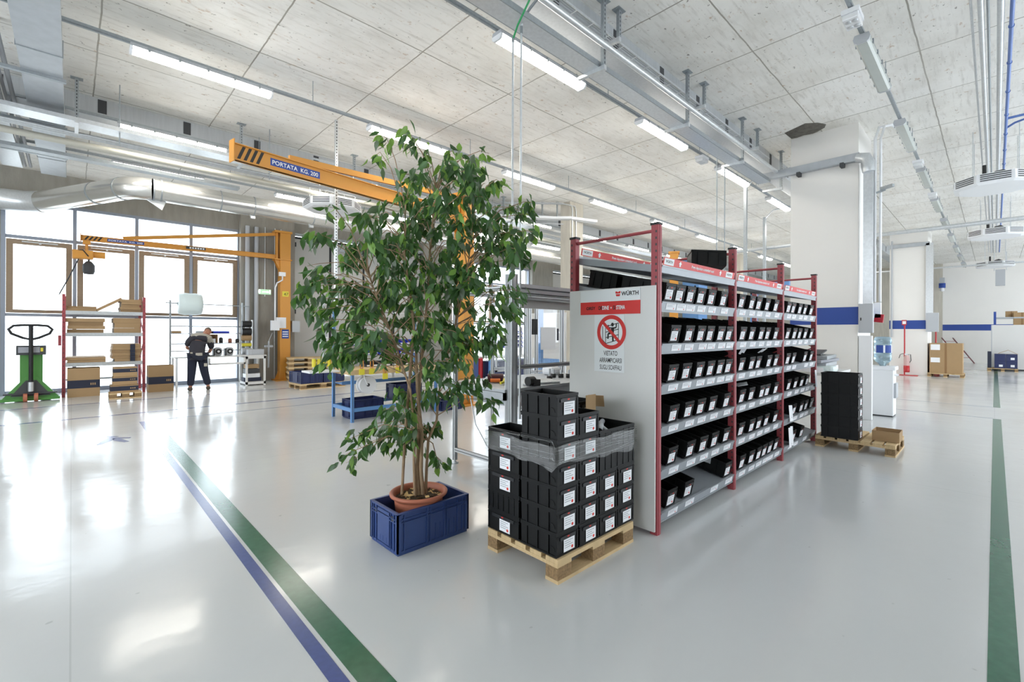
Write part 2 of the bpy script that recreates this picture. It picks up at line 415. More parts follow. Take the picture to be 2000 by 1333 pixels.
# far end wall, then the unseen left and front walls with openings for daylight
fw = MB().box(X1, X1+.3, Y0, 2.0, 0, 1.70).box(X1, X1+.3, Y0, 2.0, 2.02, H); struct('wall_right', fw, M['white_wall'])
struct('trim_11', MB().box(X1-.004, X1+.3, Y0, 2.0, 1.70, 2.02), M['stripe_blue'])
struct('wall_right_bare', MB().box(X1, X1+.3, 2.0, YF+.3, 0, H), M['column_concrete'])
struct('wall_left', MB().box(X0-.3, X0, Y0, YF+.3, 0, .9).box(X0-.3, X0, Y0, YF+.3, 3.8, H).box(X0-.3, X0, Y0, -1, .9, 3.8).box(X0-.3, X0, 12, YF+.3, .9, 3.8), M['white_wall'])  # unseen wall, opening added to light the rack's end panel
struct('wall_front', MB().box(X0, X1, Y0-.3, Y0, 0, .9).box(X0, X1, Y0-.3, Y0, 4.2, H).box(33, X1, Y0-.3, Y0, .9, 4.2).box(X0, 4.5, Y0-.3, Y0, .9, 4.2).box(13.5, 14.5, Y0-.3, Y0, .9, 4.2).box(24, 25.2, Y0-.3, Y0, .9, 4.2), M['white_wall'])  # unseen window openings, placed and sized for the daylight they let in

# columns
def column(n, x, y, wx, wy):
    MBs = MB().box(x, x+wx, y, y+wy, 0, 1.70).box(x, x+wx, y, y+wy, 2.02, H)
    o = struct(n, MBs, M['white_wall'])
    s = MB().box(x-.003, x+wx+.003, y-.003, y+wy+.003, 1.70, 2.02).build('stripe', M['stripe_blue'], o)
    return o
column('column_near', 10.108, 1.727, 1.2, 1.094); column('column_far', 22.076, 1.70, 1.5, 1.09)
struct('column_bare', MB().box(10.35, 10.95, 8.66, 9.02, 0, H), M['column_concrete'])
struct('column_bare_far', MB().box(23.2, 23.8, 8.66, 9.02, 0, H), M['column_concrete'])
# ribbed edge beams under the ceiling with dark slots
def beam(n, y0, y1, x1, slot0):
    b = MB().box(X0, x1, y0, y1, 5.06, H)
    k = -4
    while slot0 + k*1.14 < x1-.2:
        xx = slot0 + k*1.14
        if xx > X0+.3: b.box(xx-.055, xx+.055, y0-.004, y0+.02, 5.11, 5.33, 1)
        k += 1
    struct(n, b, [M['beam_steel'], M['dark']])
beam('beam_near', 3.34, 3.7, X1, 4.87); beam('beam_far', 10.3, 10.66, X1, .35)
p = [(9.676,2.815),(9.49,2.42),(9.62,2.25),(9.80,2.16),(9.95,2.22),(10.06,2.36),(10.04,2.6),(10.06,2.80)]
hole = MB(); cx, cyy = 9.82, 2.5
ring = [(x, y, H-.001) for x, y in p]; inn = [(cx+(x-cx)*.62, cyy+(y-cyy)*.6, H-.035-RN.random()*.02) for x, y in p]
hole.add(ring+inn, [(i, (i+1) % 8, 8+(i+1) % 8, 8+i) for i in range(8)] + [tuple(range(8, 16))])
struct('ceiling_spall', hole, M['spall'])
# ------------------------------------------------------------------ lamps
ORD = ['first', 'second', 'third', 'fourth', 'fifth', 'sixth', 'seventh', 'eighth', 'ninth', 'tenth', 'eleventh', 'twelfth']
def lamp_meshes(on):
    L, W = 1.55, .165
    hb = MB()
    pr = [(-W/2, .0), (W/2, .0), (W/2*.82, .045), (-W/2*.82, .045)]
    hb.prism(pr, -L/2, L/2, 0, 'x')
    d = MB(); n = 6
    for s in (0,):
        prof = [(-W/2+.004, 0), (-W/2+.012, -.035), (-W/2+.035, -.055), (W/2-.035, -.055), (W/2-.012, -.035), (W/2-.004, 0)]
        d.prism(prof[::-1], -L/2+.02, L/2-.02, 0, 'x')
    e = [MB(), MB()]; e[0].prism([(-W/2, 0), (-W/2+.01, -.04), (-W/2+.035, -.06), (W/2-.035, -.06), (W/2-.01, -.04), (W/2, 0)], -L/2-.004, -L/2+.022, 0, 'x')
    e[1].prism([(-W/2, 0), (-W/2+.01, -.04), (-W/2+.035, -.06), (W/2-.035, -.06), (W/2-.01, -.04), (W/2, 0)], L/2-.022, L/2+.004, 0, 'x')
    c = MB()
    for k in range(5):
        for sgn in (-1, 1): c.box(-.6+k*.3-.012, -.6+k*.3+.012, sgn*W/2-.006, sgn*W/2+.006, -.02, .03)
    return hb, d, e, c
def make_lamp(on, label, group):
    t = thing('hanging_lamp', label, 'lamp', (0,0,-5), 0, group)
    h, d, e, c = lamp_meshes(on)
    h.build('housing', M['grey_plastic'], t); d.build('diffuser', M['lamp_on' if on else 'lamp_off'], t)
    for q in e: q.build('end_cap', M['white_plastic' if on else 'grey_plastic'], t)
    c.build('clip', M['galv_dark'], t)
    return t
lamp_on = make_lamp(True, 'x', 'x'); lamp_off = make_lamp(False, 'x', 'x'); first = {True: lamp_on, False: lamp_off}
def row(y, z, x0, ks, on, desc, group):
    vis = 0
    for k in ks:
        x = x0 + 3.012*k + .775
        lab = desc(vis); vis += 1
        r = first[on]
        if r.location.z < -1: o = r; o.location = (x, y, z); o['label'] = lab; o['group'] = group
        else: dup(r, (x, y, z), None, lab, group)
row(4.0, 4.94, 3.463, range(0, 8), True, lambda k: '%s lit lamp in the row above the red bin rack, from the camera' % ORD[k], 'lit lamps above the bin rack')
row(7.277, 4.94, .49, range(0, 9), True, lambda k: '%s lit lamp in the row above the tree, from the metal duct' % ORD[k], 'lit lamps above the tree')
row(10.15, 4.94, .53, range(0, 8), True, lambda k: '%s lit lamp in the row behind the crane boom, from the duct' % ORD[k], 'lit lamps beyond the crane')
row(12.45, 4.92, -2.45, range(0, 8), True, lambda k: '%s lit lamp over the big round duct, from the duct elbow' % ORD[k], 'lit lamps over the round duct')
row(1.08, 4.94, 6.46, range(0, 9), False, lambda k: '%s unlit lamp in the row beside the white columns, from the camera' % ORD[k], 'unlit lamps beside the columns')
for i, (y, xa, xb, lab) in enumerate([(4.0, -4, 28, 'thin steel rail carrying the lit lamps above the bin rack'), (7.277, -1, 28, 'thin steel rail carrying the lit lamps above the tree'),
        (10.15, -4, 26, 'thin steel rail carrying the lit lamps beyond the crane'), (12.45, -4, 26, 'thin steel rail over the big round duct'), (1.08, 4.5, 33.5, 'thin steel rail carrying the unlit lamps beside the columns')]):
    t = thing('hanging_rail', lab, 'rail', (0, y, 5.0))
    MB().box(xa, xb, -.022, .022, .0, .035).box(xa, xb, -.012, .012, -.012, 0).build('rail_profile', M['galv_dark'], t)
    rm = MB().cyl((0, 0, .03), (0, 0, .35), .006, n=6).mesh('hanger_rod', [M['galv_dark']]); x = xa+.6
    while x < xb:
        ch = bpy.data.objects.new('hanger_rod', rm); COL.objects.link(ch); ch.parent = t; ch.location = (x, 0, 0); x += 3.012
em = thing('emergency_light', 'square clear emergency light ahead of the first unlit lamp', 'lamp', (5.98, 1.08, 4.90))
MB().box(-.13, .13, -.08, .08, .03, .08).build('housing', M['white_plastic'], em)
MB().box(-.12, .12, -.072, .072, -.03, .03).build('diffuser', mat('prismatic_cover', '#e4e6e8', .15), em, bev=.01)
for sx in (-1, 1):
    for sy in (-1, 1): MB().lathe([(.0,.0),(.03,.0),(.034,.02)], (sx*.055, sy*.03, -.034), n=10).build('lamp_bulb', M['galv'], em)
for i, x in enumerate((10.55, 13.2, 16.6)):
    dup(em, (9.05+3.012*i, 1.08, 4.90) if i else (8.75, 4.0, 4.88), None, ['small square emergency light in the lit row just before the near white column', 'small square emergency light between unlit lamps beyond the near column', 'small square emergency light in the far part of the unlit lamp row'][i])

# ------------------------------------------------------------------ near services: tray, pipe, ladder, brackets
def bracket_channel(name, label, x, y, zb, arm, group):
    t = thing(name, label, 'bracket', (x, y, zb), 0, group)
    g = MB(); g.box(-.022, .022, -.02, .02, 0, H-zb)
    for k in range(int((H-zb)/.05)): g.box(-.006, .006, -.0215, -.0205, .02+k*.05, .045+k*.05, 1)
    g.build('upright', [M['galv_dark'], M['dark']], t)
    MB().box(-.07, .07, -.05, .05, H-zb-.008, H-zb).build('top_plate', M['galv_dark'], t)
    a = MB(); a.prism([(arm[0], 0), (arm[1], 0), (arm[1], -.03), (arm[0], -.055)], -.022, .022, 0, 'x'); a.build('arm', M['galv'], t)
    return t
for i, x in enumerate((.15, 2.25, 4.342, 6.408, 8.5, 10.62)):
    bracket_channel('hanging_bracket', '%s slotted ceiling bracket carrying the wide tray above the rack, from the camera' % ORD[i], x, 3.15, 4.6, (-.03, .36), 'brackets of the wide tray')
t = thing('hanging_cable_tray', 'wide galvanised cable tray under the ceiling above the rack', 'cable tray', (0, 3.2, 4.6))
MB().box(-4, 10.1, 0, .21, .0, .006).build('tray_bottom', M['galv'], t)
MB().box(-4, 10.1, -.012, .0, .0, .06).build('side_rail', M['galv_dark'], t); MB().box(-4, 10.1, .21, .222, .0, .06).build('side_rail', M['galv_dark'], t)
for i, x in enumerate((2.3, 4.606, 6.896, 9.158)):
    bracket_channel('hanging_bracket', '%s short ceiling bracket at the ribbed beam, counted from the camera' % ORD[i], x, 3.12, 5.03, (-.02, .2), 'short brackets at the ribbed beam')
t = thing('hanging_cable_ladder', 'narrow cable ladder running beside the ribbed ceiling beam', 'cable tray', (0, 3.18, 5.035))
rg = MB()
for yy in (0, .12): rg.box(-4, 10.0, yy-.006, yy+.006, 0, .02)
for k in range(46): rg.box(-3.9+k*.3, -3.885+k*.3, 0, .12, .004, .012)
rg.build('ladder_frame', M['galv'], t)
cb = MB()
for k, (yy, mm) in enumerate(((.03, 0), (.055, 0), (.085, 0))): cb.tube([(-4, yy, .02), (3, yy+.005, .022), (8.6, yy-.004, .02), (9.4, yy+.05, .0), (9.9, yy-.02, .01)], .006, 0, 6)
cb.build('cable', M['grey_plastic'], t)
pp = MB().cyl((0,0,0), (14.1,0,0), .034, n=14)
o = pp.build('hanging_pipe', M['galv'], loc=(-4, 3.05, 4.75)); tag(o, 'shiny round steel pipe running under the ceiling towards the white column', 'pipe')
cl = MB()
for x in (.5, 2.6, 4.7, 6.8, 8.9, 11, 13.1): cl.lathe([(.036,-.012),(.042,-.012),(.042,.012),(.036,.012)], (0,0,0), n=14)
# two drop pipes beside the tree with green hose
dp = thing('air_drop_pipe', 'thin vertical steel pipe with an elbow and side branch beside the tree', 'pipe', (3.18, 3.30, -.35))
MB().tube([(0,0,1.12),(0,0,4.93),(0,-.015,4.97)], .011, n=10).build('drop_tube', M['galv'], dp)
MB().tube([(0,-.015,4.97),(0,-.12,5.05),(0,-.25,5.1)], .014, n=10).build('branch_tube', M['galv_dark'], dp)
MB().cyl((0,0,4.86), (0,0,4.93), .015, n=10).build('collar', M['galv_dark'], dp)
MB().cyl((0,0,1.12), (0,0,1.26), .017, n=10).cyl((0,0,1.03), (0,0,1.12), .013, n=10).build('coupling', M['galv'], dp)
dq = thing('air_drop_pipe', 'thin vertical steel pipe hanging below a green hose beside the tree', 'pipe', (3.115, 3.35, -.55))
MB().cyl((0,0,1.6), (0,0,5.0), .011, n=10).build('drop_tube', M['galv'], dq)
MB().tube([(0,0,5.0),(-.03,-.1,5.08),(-.07,-.3,5.2),(-.08,-.36,5.35),(-.09,-.37,5.9)], .010, n=8).build('hose', M['green_hose'], dq)
MB().cyl((0,0,4.97), (0,0,5.02), .015, n=10).build('collar', M['galv_dark'], dq)
# far thin pipes near the column
for i, (x, y, lab) in enumerate([(8.5, 3.6, 'thin dark vertical rod hanging behind the tray, left of a pair'), (8.85, 3.6, 'thin dark vertical rod hanging behind the tray, right of a pair')]):
    o = MB().cyl((0,0,2.0), (0,0,5.0 if i == 0 else 4.75), .011, n=8).build('hanging_rod', M['galv_dark'], loc=(x, y, 0)); tag(o, lab, 'pipe')
for i, (x, y, r) in enumerate([(11.0, 4.0, .035), (14.4, 4.7, .06)]):
    t = thing('hanging_channel', ['slotted vertical cable channel hanging behind the rack, nearer one', 'slotted vertical cable channel hanging behind the rack, just left of the column'][i], 'cable channel', (x, y, 0))
    MB().box(-r, r, -.03, .03, 1.4, 4.9).build('channel', M['galv_dark'], t)
    MB().tube([(0,0,4.85),(.1,-.2,5.1),(.5,-.9,5.25)], .02, n=6).build('conduit', M['galv'], t)
# suspended strut over the blue workbench
t = thing('hanging_strut', 'slotted steel strut hanging from the lamp rail down to the blue workbench', 'strut', (3.40, 8.33, 0))
sg = MB().box(-.022, .022, -.022, .022, 2.0, H)
for k in range(60): sg.box(-.008, .008, -.0235, -.0215, 2.05+k*.055, 2.08+k*.055, 1)
sg.build('upright', [M['galv'], M['dark']], t)
MB().bar((0,0,4.55), (-.02,1.1,4.95), .04, .04).build('brace', M['galv'], t)

# ------------------------------------------------------------------ far services along the facade side
for i, x in enumerate((.044, 2.22, 4.36, 6.5, 8.7)):
    bracket_channel('hanging_bracket', '%s slotted bracket on the ceiling beyond the crane boom, from the duct' % ORD[i], x, 9.72, 4.62, (-.35, .3), 'brackets beyond the crane')
for i, (x, y) in enumerate(((.522, 9.512), (2.66, 9.6), (4.9, 9.6))):
    o = MB().cyl((0,0,4.4), (0,0,H), .008, n=6).build('hanger_rod', M['galv_dark'], loc=(x, y, 0)); tag(o, '%s thin threaded rod hanging from the ceiling beyond the crane, from the duct' % ORD[i], 'rod', 'threaded rods beyond the crane')
o = MB().box(-4, 26, 9.42, 9.72, 4.60, 4.612).box(-4, 26, 9.41, 9.42, 4.60, 4.66).box(-4, 26, 9.72, 9.73, 4.60, 4.66).build('hanging_cable_tray', M['galv'], world=True, loc=(0, 9.5, 4.6)); tag(o, 'bright wide cable tray running behind the orange crane boom', 'cable tray')
for i, (y, z, r) in enumerate(((9.98, 4.6, .02), (10.06, 4.6, .02), (10.14, 4.6, .02))):
    o = MB().cyl((-4,0,0), (26,0,0), r, n=8).build('hanging_pipe', M['galv'], loc=(0, y, z)); tag(o, ['upper', 'middle', 'lower'][i] + ' of three thin parallel steel conduits behind the crane boom', 'pipe', 'three thin conduits behind the boom')
o = MB().cyl((-4,0,0), (26,0,0), .055, n=12).build('hanging_pipe', mat('yellowed_pipe', '#bdbbb0', .45, .3), loc=(0, 10.55, 4.6)); tag(o, 'thicker yellowish pipe below the three thin conduits', 'pipe')
o = MB().box(-4, 26, -.1, .1, 0, .05).build('hanging_cable_tray', M['dark'], loc=(0, 9.95, 4.70)); tag(o, 'dark closed cable tray above the three thin conduits', 'cable tray')
# flat metal ducts running to the windows at the far left
t = thing('hanging_duct', 'wide flat metal duct running overhead towards the windows', 'duct', (-.3, 8, 4.8))
MB().box(-.165, .21, -9, 5.9, 0, .2).build('duct_body', M['galv_flat'], t)
for y in (-2.6, -.2, 2.4, 4.6): MB().box(-.175, .22, y, y+.02, -.008, .205).build('joint_flange', M['galv_dark'], t)
for i, y in enumerate((8.5, 10.5, 12.3)):
    t = thing('hanging_crossbar', '%s steel crossbar under the flat metal duct, from the camera' % ORD[i], 'bracket', (-.3, y, 4.76), 0, 'crossbars under the flat duct')
    MB().box(-1.1, .24, -.03, .03, 0, .04).build('crossbar', M['galv_dark'], t)
    for xx in (-1.0, -.36): MB().box(xx-.02, xx+.02, -.02, .02, .04, H-4.76).build('upright', M['galv_dark'], t)
o = MB().box(-.14, .14, -3.5, 3.2, 0, .08).build('hanging_cable_tray', M['galv'], loc=(-.85, 10.5, 4.80)); tag(o, 'narrow shiny tray beside the flat metal duct at the far left', 'cable tray')
for i, (x, r) in enumerate(((-.62, .025), (-.70, .025))):
    o = MB().cyl((0,-5,0), (0,6.5,0), r, n=10).build('hanging_pipe', M['grey_plastic'], loc=(x, 7.6, 4.95)); tag(o, ['grey corrugated conduit next to the flat duct', 'grey conduit left of the corrugated one by the flat duct'][i], 'pipe')
o = MB().tube([(-.9,6.2,5.05),(-.82,7.0,4.98),(-.95,7.6,4.95),(-.8,8.4,4.9),(-1.1,8.6,4.92)], .012, n=6).build('cable', M['green_hose'], world=True, loc=(-.9,7,5)); tag(o, 'green yellow cable hanging in the upper left corner', 'cable')
o = MB().box(-4.5, 3.8, -.1, .1, 0, .06).build('hanging_cable_tray', M['galv_dark'], loc=(-1.2, 11.6, 4.62)); tag(o, 'dark steel tray crossing under the flat duct at the left edge', 'cable tray')

# ------------------------------------------------------------------ large spiral duct
d = thing('hanging_duct', 'large shiny round ventilation duct with an elbow above the windows', 'duct', (1.0, 12.9, 4.62))
R0 = .235
MB().tube([(.25,0,0),(25,0,0)], R0, n=28).build('straight_run', M['duct'], d)
e = Vector((-.50, .866, 0))
pts = [(.25,0,0),(.12,.02,0),(-.02,.1,0),(-.14,.24,0),(-.2,.36,0)]
MB().tube(pts, R0, n=28).build('elbow', M['duct'], d)
MB().tube([(-.2,.36,0),(-1.55,2.62,-.12)], R0, n=28).build('left_run', M['duct'], d)
MB().tube([(-1.5,2.53,-.12),(-1.75,2.75,-.12),(-2.2,2.85,-.12),(-3.6,2.85,-.12)], R0*1.03, n=28).build('end_collar', M['galv'], d)
MB().prism([(-.05,-.1),(.5,-.2),(.42,-.42)], -.02, .02, 0, 'y').build('support_plate', M['galv'], d)
jn = MB()
for a, b in [((.25,0,0),(.28,0,0)), ((.38,0,0),(.41,0,0)), ((1.5,0,0),(1.52,0,0)), ((2.2,0,0),(2.22,0,0)), ((3.6,0,0),(3.62,0,0)), ((6,0,0),(6.02,0,0)), ((9,0,0),(9.02,0,0)), ((-.2,.36,0),(-.215,.385,0)), ((-.6,1.03,-.04),(-.615,1.055,-.04))]: jn.tube([a, b], R0+.008, n=28)
jn.build('joint_ring', M['galv_dark'], d)
cg = MB()
for x in (2.2, 3.6, 6.0, 9.0): cg.box(x-.05, x+.05, -.04, .04, -.3, -.235)
cg.build('clamp', M['galv'], d)
d2 = thing('hanging_duct', 'short shiny round duct near the far windows beside the bare column', 'duct', (15.2, 14.6, 3.35))
MB().tube([(.0,.9,.0),(.05,.35,0),(.25,.05,0),(.6,-.1,.02),(2.3,-.5,.12)], .2, n=22).build('duct_body', M['duct'], d2)
MB().tube([(.0,.9,0),(.0,1.4,0)], .24, n=22).build('end_collar', M['galv_dark'], d2)
# tray curving round the bare concrete column
t = thing('hanging_cable_tray', 'pale curved cable tray wrapping the bare concrete column', 'cable tray', (10.2, 8.85, 4.85))
MB().bar((-2.2,1.6,0), (-.1,.1,0), .22, .07).bar((-.12,.1,0), (.15,-.25,-.01), .22, .07).bar((.13,-.2,-.01), (.95,-.5,-.02), .22, .07).build('tray_body', M['white_plastic'], t)
for i, (x, y) in enumerate([(-.33,.47), (-.02,.16), (-.2,1.2)]):
    hg = MB().cyl((x,y,.03), (x,y,H-4.86), .025, n=10).lathe([(.06,.0),(.03,-.08)], (x,y,H-4.853), n=10); hg.build('hanger', M['galv_dark'], t)
MB().tube([(-.8,1.2,-.1),(-.3,.3,-.14),(.5,-.1,-.12)], .015, n=6).build('conduit', M['galv'], t)
for i, yy in enumerate((8.63, 8.62)):
    o = MB().tube([(0,0,2.0),(0,0,5.1),(-.05,.0,5.22),(-.3,.2,5.28),(-1.6,1.4,5.29)], .018, n=8).build('hanging_pipe', M['galv'], loc=(10.42+.16*i, yy, 0)); tag(o, ['thin bent conduit on the left face of the bare concrete column', 'thin bent conduit nearer the middle of the bare concrete column'][i], 'pipe')

# ------------------------------------------------------------------ octagonal ceiling air units
def air_unit():
    t = thing('air_unit', 'x', 'air conditioner', (0,0,-5), 0, 'octagonal ceiling air units')
    def octo(r, c): return [(-r, -c), (-c, -r), (c, -r), (r, -c), (r, c), (c, r), (-c, r), (-r, c)]
    b = MB(); lo, mid, hi = octo(.50, .22), octo(.575, .25), octo(.565, .245)
    vs = [(x,y,0) for x,y in lo] + [(x,y,.03) for x,y in mid] + [(x,y,.19) for x,y in hi] + [(x*.8,y*.8,.22) for x,y in hi]
    fs = [tuple(range(7,-1,-1))] + [(r*8+i, r*8+(i+1)%8, (r+1)*8+(i+1)%8, (r+1)*8+i) for r in range(3) for i in range(8)] + [tuple(range(24,32))]
    b.add(vs, fs); b.build('housing', M['white_plastic'], t)
    g = MB(); g2 = MB()
    for i in range(8):
        a, c = Vector((*octo(.575,.25)[i], 0)), Vector((*octo(.575,.25)[(i+1)%8], 0))
        a2, c2 = a.lerp(c, .1), a.lerp(c, .9); nrm = Vector(((a+c).x, (a+c).y, 0)).normalized()
        for k in range(4):
            z = .05+k*.036; off = nrm*(.003)
            g.quad(a2+off+Vector((0,0,z)), c2+off+Vector((0,0,z)), c2+off*.4+Vector((0,0,z+.018)), a2+off*.4+Vector((0,0,z+.018)))
    g.build('louvre', M['dark'], t)
    MB().tube([(-.3,.0,.24),(-.1,-.1,.3),(.1,-.2,.26),(.3,-.1,.32),(.45,.0,.3)], .03, n=8).tube([(-.15,.15,.2),(-.15,.15,.45)], .03, n=8).tube([(.0,.15,.2),(.0,.15,.45)], .03, n=8).build('hose', M['black'], t)
    for sx in (-1, 1):
        for sy in (-1, 1): MB().cyl((sx*.4, sy*.3, .2), (sx*.4, sy*.3, H-4.3), .007, n=6).build('hanger_rod', M['galv'], t)
    return t
au = air_unit()
for i, (x, y, z, lab) in enumerate([(12.55, 0, 4.3, 'white octagonal ceiling air unit nearest the camera by the blue pipe'), (18.9, 0, 4.3, 'white octagonal ceiling air unit, second beyond the blue pipe'),
      (27.4, 0, 4.3, 'white octagonal ceiling air unit farthest, close to the end wall'), (4.28, 10.68, 4.3, 'white octagonal ceiling air unit under the orange crane boom')]):
    if i == 0: au.location = (x, y, z); au['label'] = lab
    else: dup(au, (x, y, z), None, lab)
for i, (y, r, m, lab, z) in enumerate([(.19, .012, 'galv', 'thinnest steel pipe at the edge of the bundle towards the air units', 5.05), (.115, .026, 'galv', 'thick shiny pipe second in the bundle towards the air units', 5.0),
      (.06, .014, 'galv_dark', 'thin grey pipe between the thick shiny pipes overhead', 5.0), (-.035, .03, 'galv', 'thickest shiny pipe next to the blue pipe overhead', 5.0)]):
    o = MB().cyl((-2,0,0), (28,0,0), r, n=10).build('hanging_pipe', M[m], loc=(0, y, z)); tag(o, lab, 'pipe', 'pipe bundle leading to the air units')
bp = thing('hanging_pipe', 'blue pipe with a side branch leading to the air units', 'pipe', (0, -.12, 5.0))
MB().cyl((-2,0,0), (28,0,0), .02, n=10).build('main_run', M['blue_pipe'], bp)
MB().tube([(10.7,0,0),(10.7,-.6,.01),(10.7,-3,.01)], .02, n=10).tube([(11.2,0,0),(11.0,-.1,.0),(10.85,-.3,0),(10.8,-3,0)], .017, n=10).build('branch', M['blue_pipe'], bp)
cc = MB()
for k in range(9):
    x = 5.5+k*1.0; cc.cyl((x,.0,-.0),(x+.02,0,0), .027, n=10)
cc.build('pipe_coupling', M['blue_pipe'], bp)
for i, (z, x) in enumerate(((4.02, 14.5), (4.35, 26.5))):
    o = MB().cyl((0, 6, 0), (0, -6, 0), .05 if i == 0 else .035, n=10).build('hanging_pipe', M['galv'], loc=(x, 0, z)); tag(o, ['steel pipe crossing the aisle below the second air unit', 'steel pipe crossing near the far end wall'][i], 'pipe')
fd = thing('hanging_projector', 'small grey box hanging on two rods before the end wall', 'box', (31.0, -.17, 3.79))
MB().box(-.15,.15,-.16,.16,0,.75).build('body', M['grey_plastic'], fd)
for y in (-.2,.2): MB().cyl((0,y,.7),(0,y,H-3.79), .02, n=6).build('hanger_rod', M['galv'], fd)
fb = thing('hanging_fixture', 'small blue topped fixture on the end wall corner beside bare concrete', 'fixture', (33.6, 2.0, 4.0))
MB().box(-.1,.1,-.1,.1,.25,.55).build('bracket', M['grey_plastic'], fb); MB().lathe([(0,.25),(.14,.25),(.14,.0),(0,.0)], n=14).build('dome', M['stripe_blue'], fb); MB().lathe([(.08,0),(.1,-.15),(0,-.2)], n=14).build('lens', M['white_plastic'], fb)
# tray, riser and boxes on the near white column
t = thing('hanging_cable_tray', 'steel cable tray crossing the near white column and turning down its corner', 'cable tray', (10.05, 1.7, 4.6))
MB().box(-.05, .05, .0, 1.75, .03, .17).build('tray_body', M['galv_flat'], t)
MB().tube([(0,.05,.1),(0,-.08,.06),(0,-.12,-.05),(.0,-.13,-.2)], [.08,.1,.11,.09], n=10).build('bend', M['galv'], t)
MB().box(.02, .1, -.19, -.05, -2.55, -.1).build('riser', M['galv'], t)
for y in (.25, .95): MB().box(-.12, .02, y-.03, y+.03, -.04, .03).build('bracket', M['dark'], t)
for i, (y, r) in enumerate(((1.60, .02), (1.50, .024), (1.42, .02))):
    top = 5.0 if i else 4.6
    pts = [(0,0,2.1),(0,0,top),(.02,-.05,top+.2),(.25,-.2,H-.08),(1.0,-.32,H-.05)] if i else [(0,0,2.1),(0,0,top)]
    o = MB().tube(pts, r, n=8).build('hanging_pipe', M['white_plastic'], loc=(10.2, y, 0)); tag(o, ['white conduit next to the steel riser on the near column', 'white conduit bending over to the ceiling by the near column', 'outer white conduit bending to the ceiling by the near column'][i], 'pipe')
t = thing('electrical_box', 'grey electrical cabinet on the corner of the near white column', 'cabinet', (10.05, 1.5, 1.55))
MB().box(0, .1, 0, .21, 0, .52).build('case', M['grey_plastic'], t, bev=.008); MB().box(-.004, 0, .02, .19, .03, .49).build('cabinet_door', M['grey_plastic'], t); MB().box(-.012, -.004, .165, .18, .22, .27).build('latch', M['black'], t)
o = MB().box(0, .1, 0, .19, 0, 1.5).build('cable_duct', M['white_plastic'], loc=(10.1, 1.52, 0), bev=.006); tag(o, 'white vertical cable duct below the grey cabinet on the near column', 'cable duct')
t = thing('security_camera', 'small grey camera on an arm beside the near white column', 'camera', (10.12, 1.42, 4.02))
MB().bar((0,0.05,0), (0,-.08,.03), .03, .03).build('arm', M['galv_dark'], t); MB().bar((-.02,-.02,.05), (-.1,-.2,.06), .06, .05).build('body', M['galv_dark'], t)
t = thing('alarm_siren', 'red and white alarm siren on the far side of the near column', 'siren', (11.35, 1.62, 1.75))
MB().box(0,.1,-.05,.06,.1,.4).build('body', M['white_plastic'], t); MB().prism([(-.08,.0),(.06,.02),(.04,.18),(-.1,.16)], .0, .08, 0, 'x').build('lens', M['fire_red'], t)
# ------------------------------------------------------------------ printed label card lying in the local XZ plane (front faces -Y)
def card(mb, cx, cz, w, h, y, red=True, lines=4, m=(0,1,2)):
    mb.box(cx-w/2, cx+w/2, y, y+.0012, cz-h/2, cz+h/2, m[0])
    for k in range(lines):
        zz = cz+h/2-h*(.18+.17*k); ww = w*(.55 if k % 2 else .75)
        mb.quad((cx-w*.42, y-.0004, zz-h*.025), (cx-w*.42+ww, y-.0004, zz-h*.025), (cx-w*.42+ww, y-.0004, zz+h*.025), (cx-w*.42, y-.0004, zz+h*.025), m[1])
    if red:
        r = h*.13; x, z = cx+w*.27, cz-h*.28
        mb.add([(x+r*math.cos(a*PI/4), y-.0006, z+r*math.sin(a*PI/4)) for a in range(8)], [tuple(range(8))], m[2])
LM = [M['paper'], M['paper_grey'], M['dot_red']]

def open_box(mb, L, W, Hh, t=.006, m=0, taper=.0):
    """open-topped tray, front bottom centre at the origin, front face at y = 0"""
    o = [(-L/2+taper,taper,0),(L/2-taper,taper,0),(L/2-taper,W-taper,0),(-L/2+taper,W-taper,0)]
    p = [(-L/2,0,Hh),(L/2,0,Hh),(L/2,W,Hh),(-L/2,W,Hh)]
    q = [(-L/2+t,t,Hh),(L/2-t,t,Hh),(L/2-t,W-t,Hh),(-L/2+t,W-t,Hh)]
    r = [(-L/2+t+taper,t+taper,t),(L/2-t-taper,t+taper,t),(L/2-t-taper,W-t-taper,t),(-L/2+t+taper,W-t-taper,t)]
    v = o+p+q+r; f = [(3,2,1,0),(12,13,14,15)]
    for i in range(4):
        j = (i+1) % 4
        f += [(i,j,4+j,4+i), (4+i,4+j,8+j,8+i), (8+i,8+j,12+j,12+i)]
    return mb.add(v, f, m)
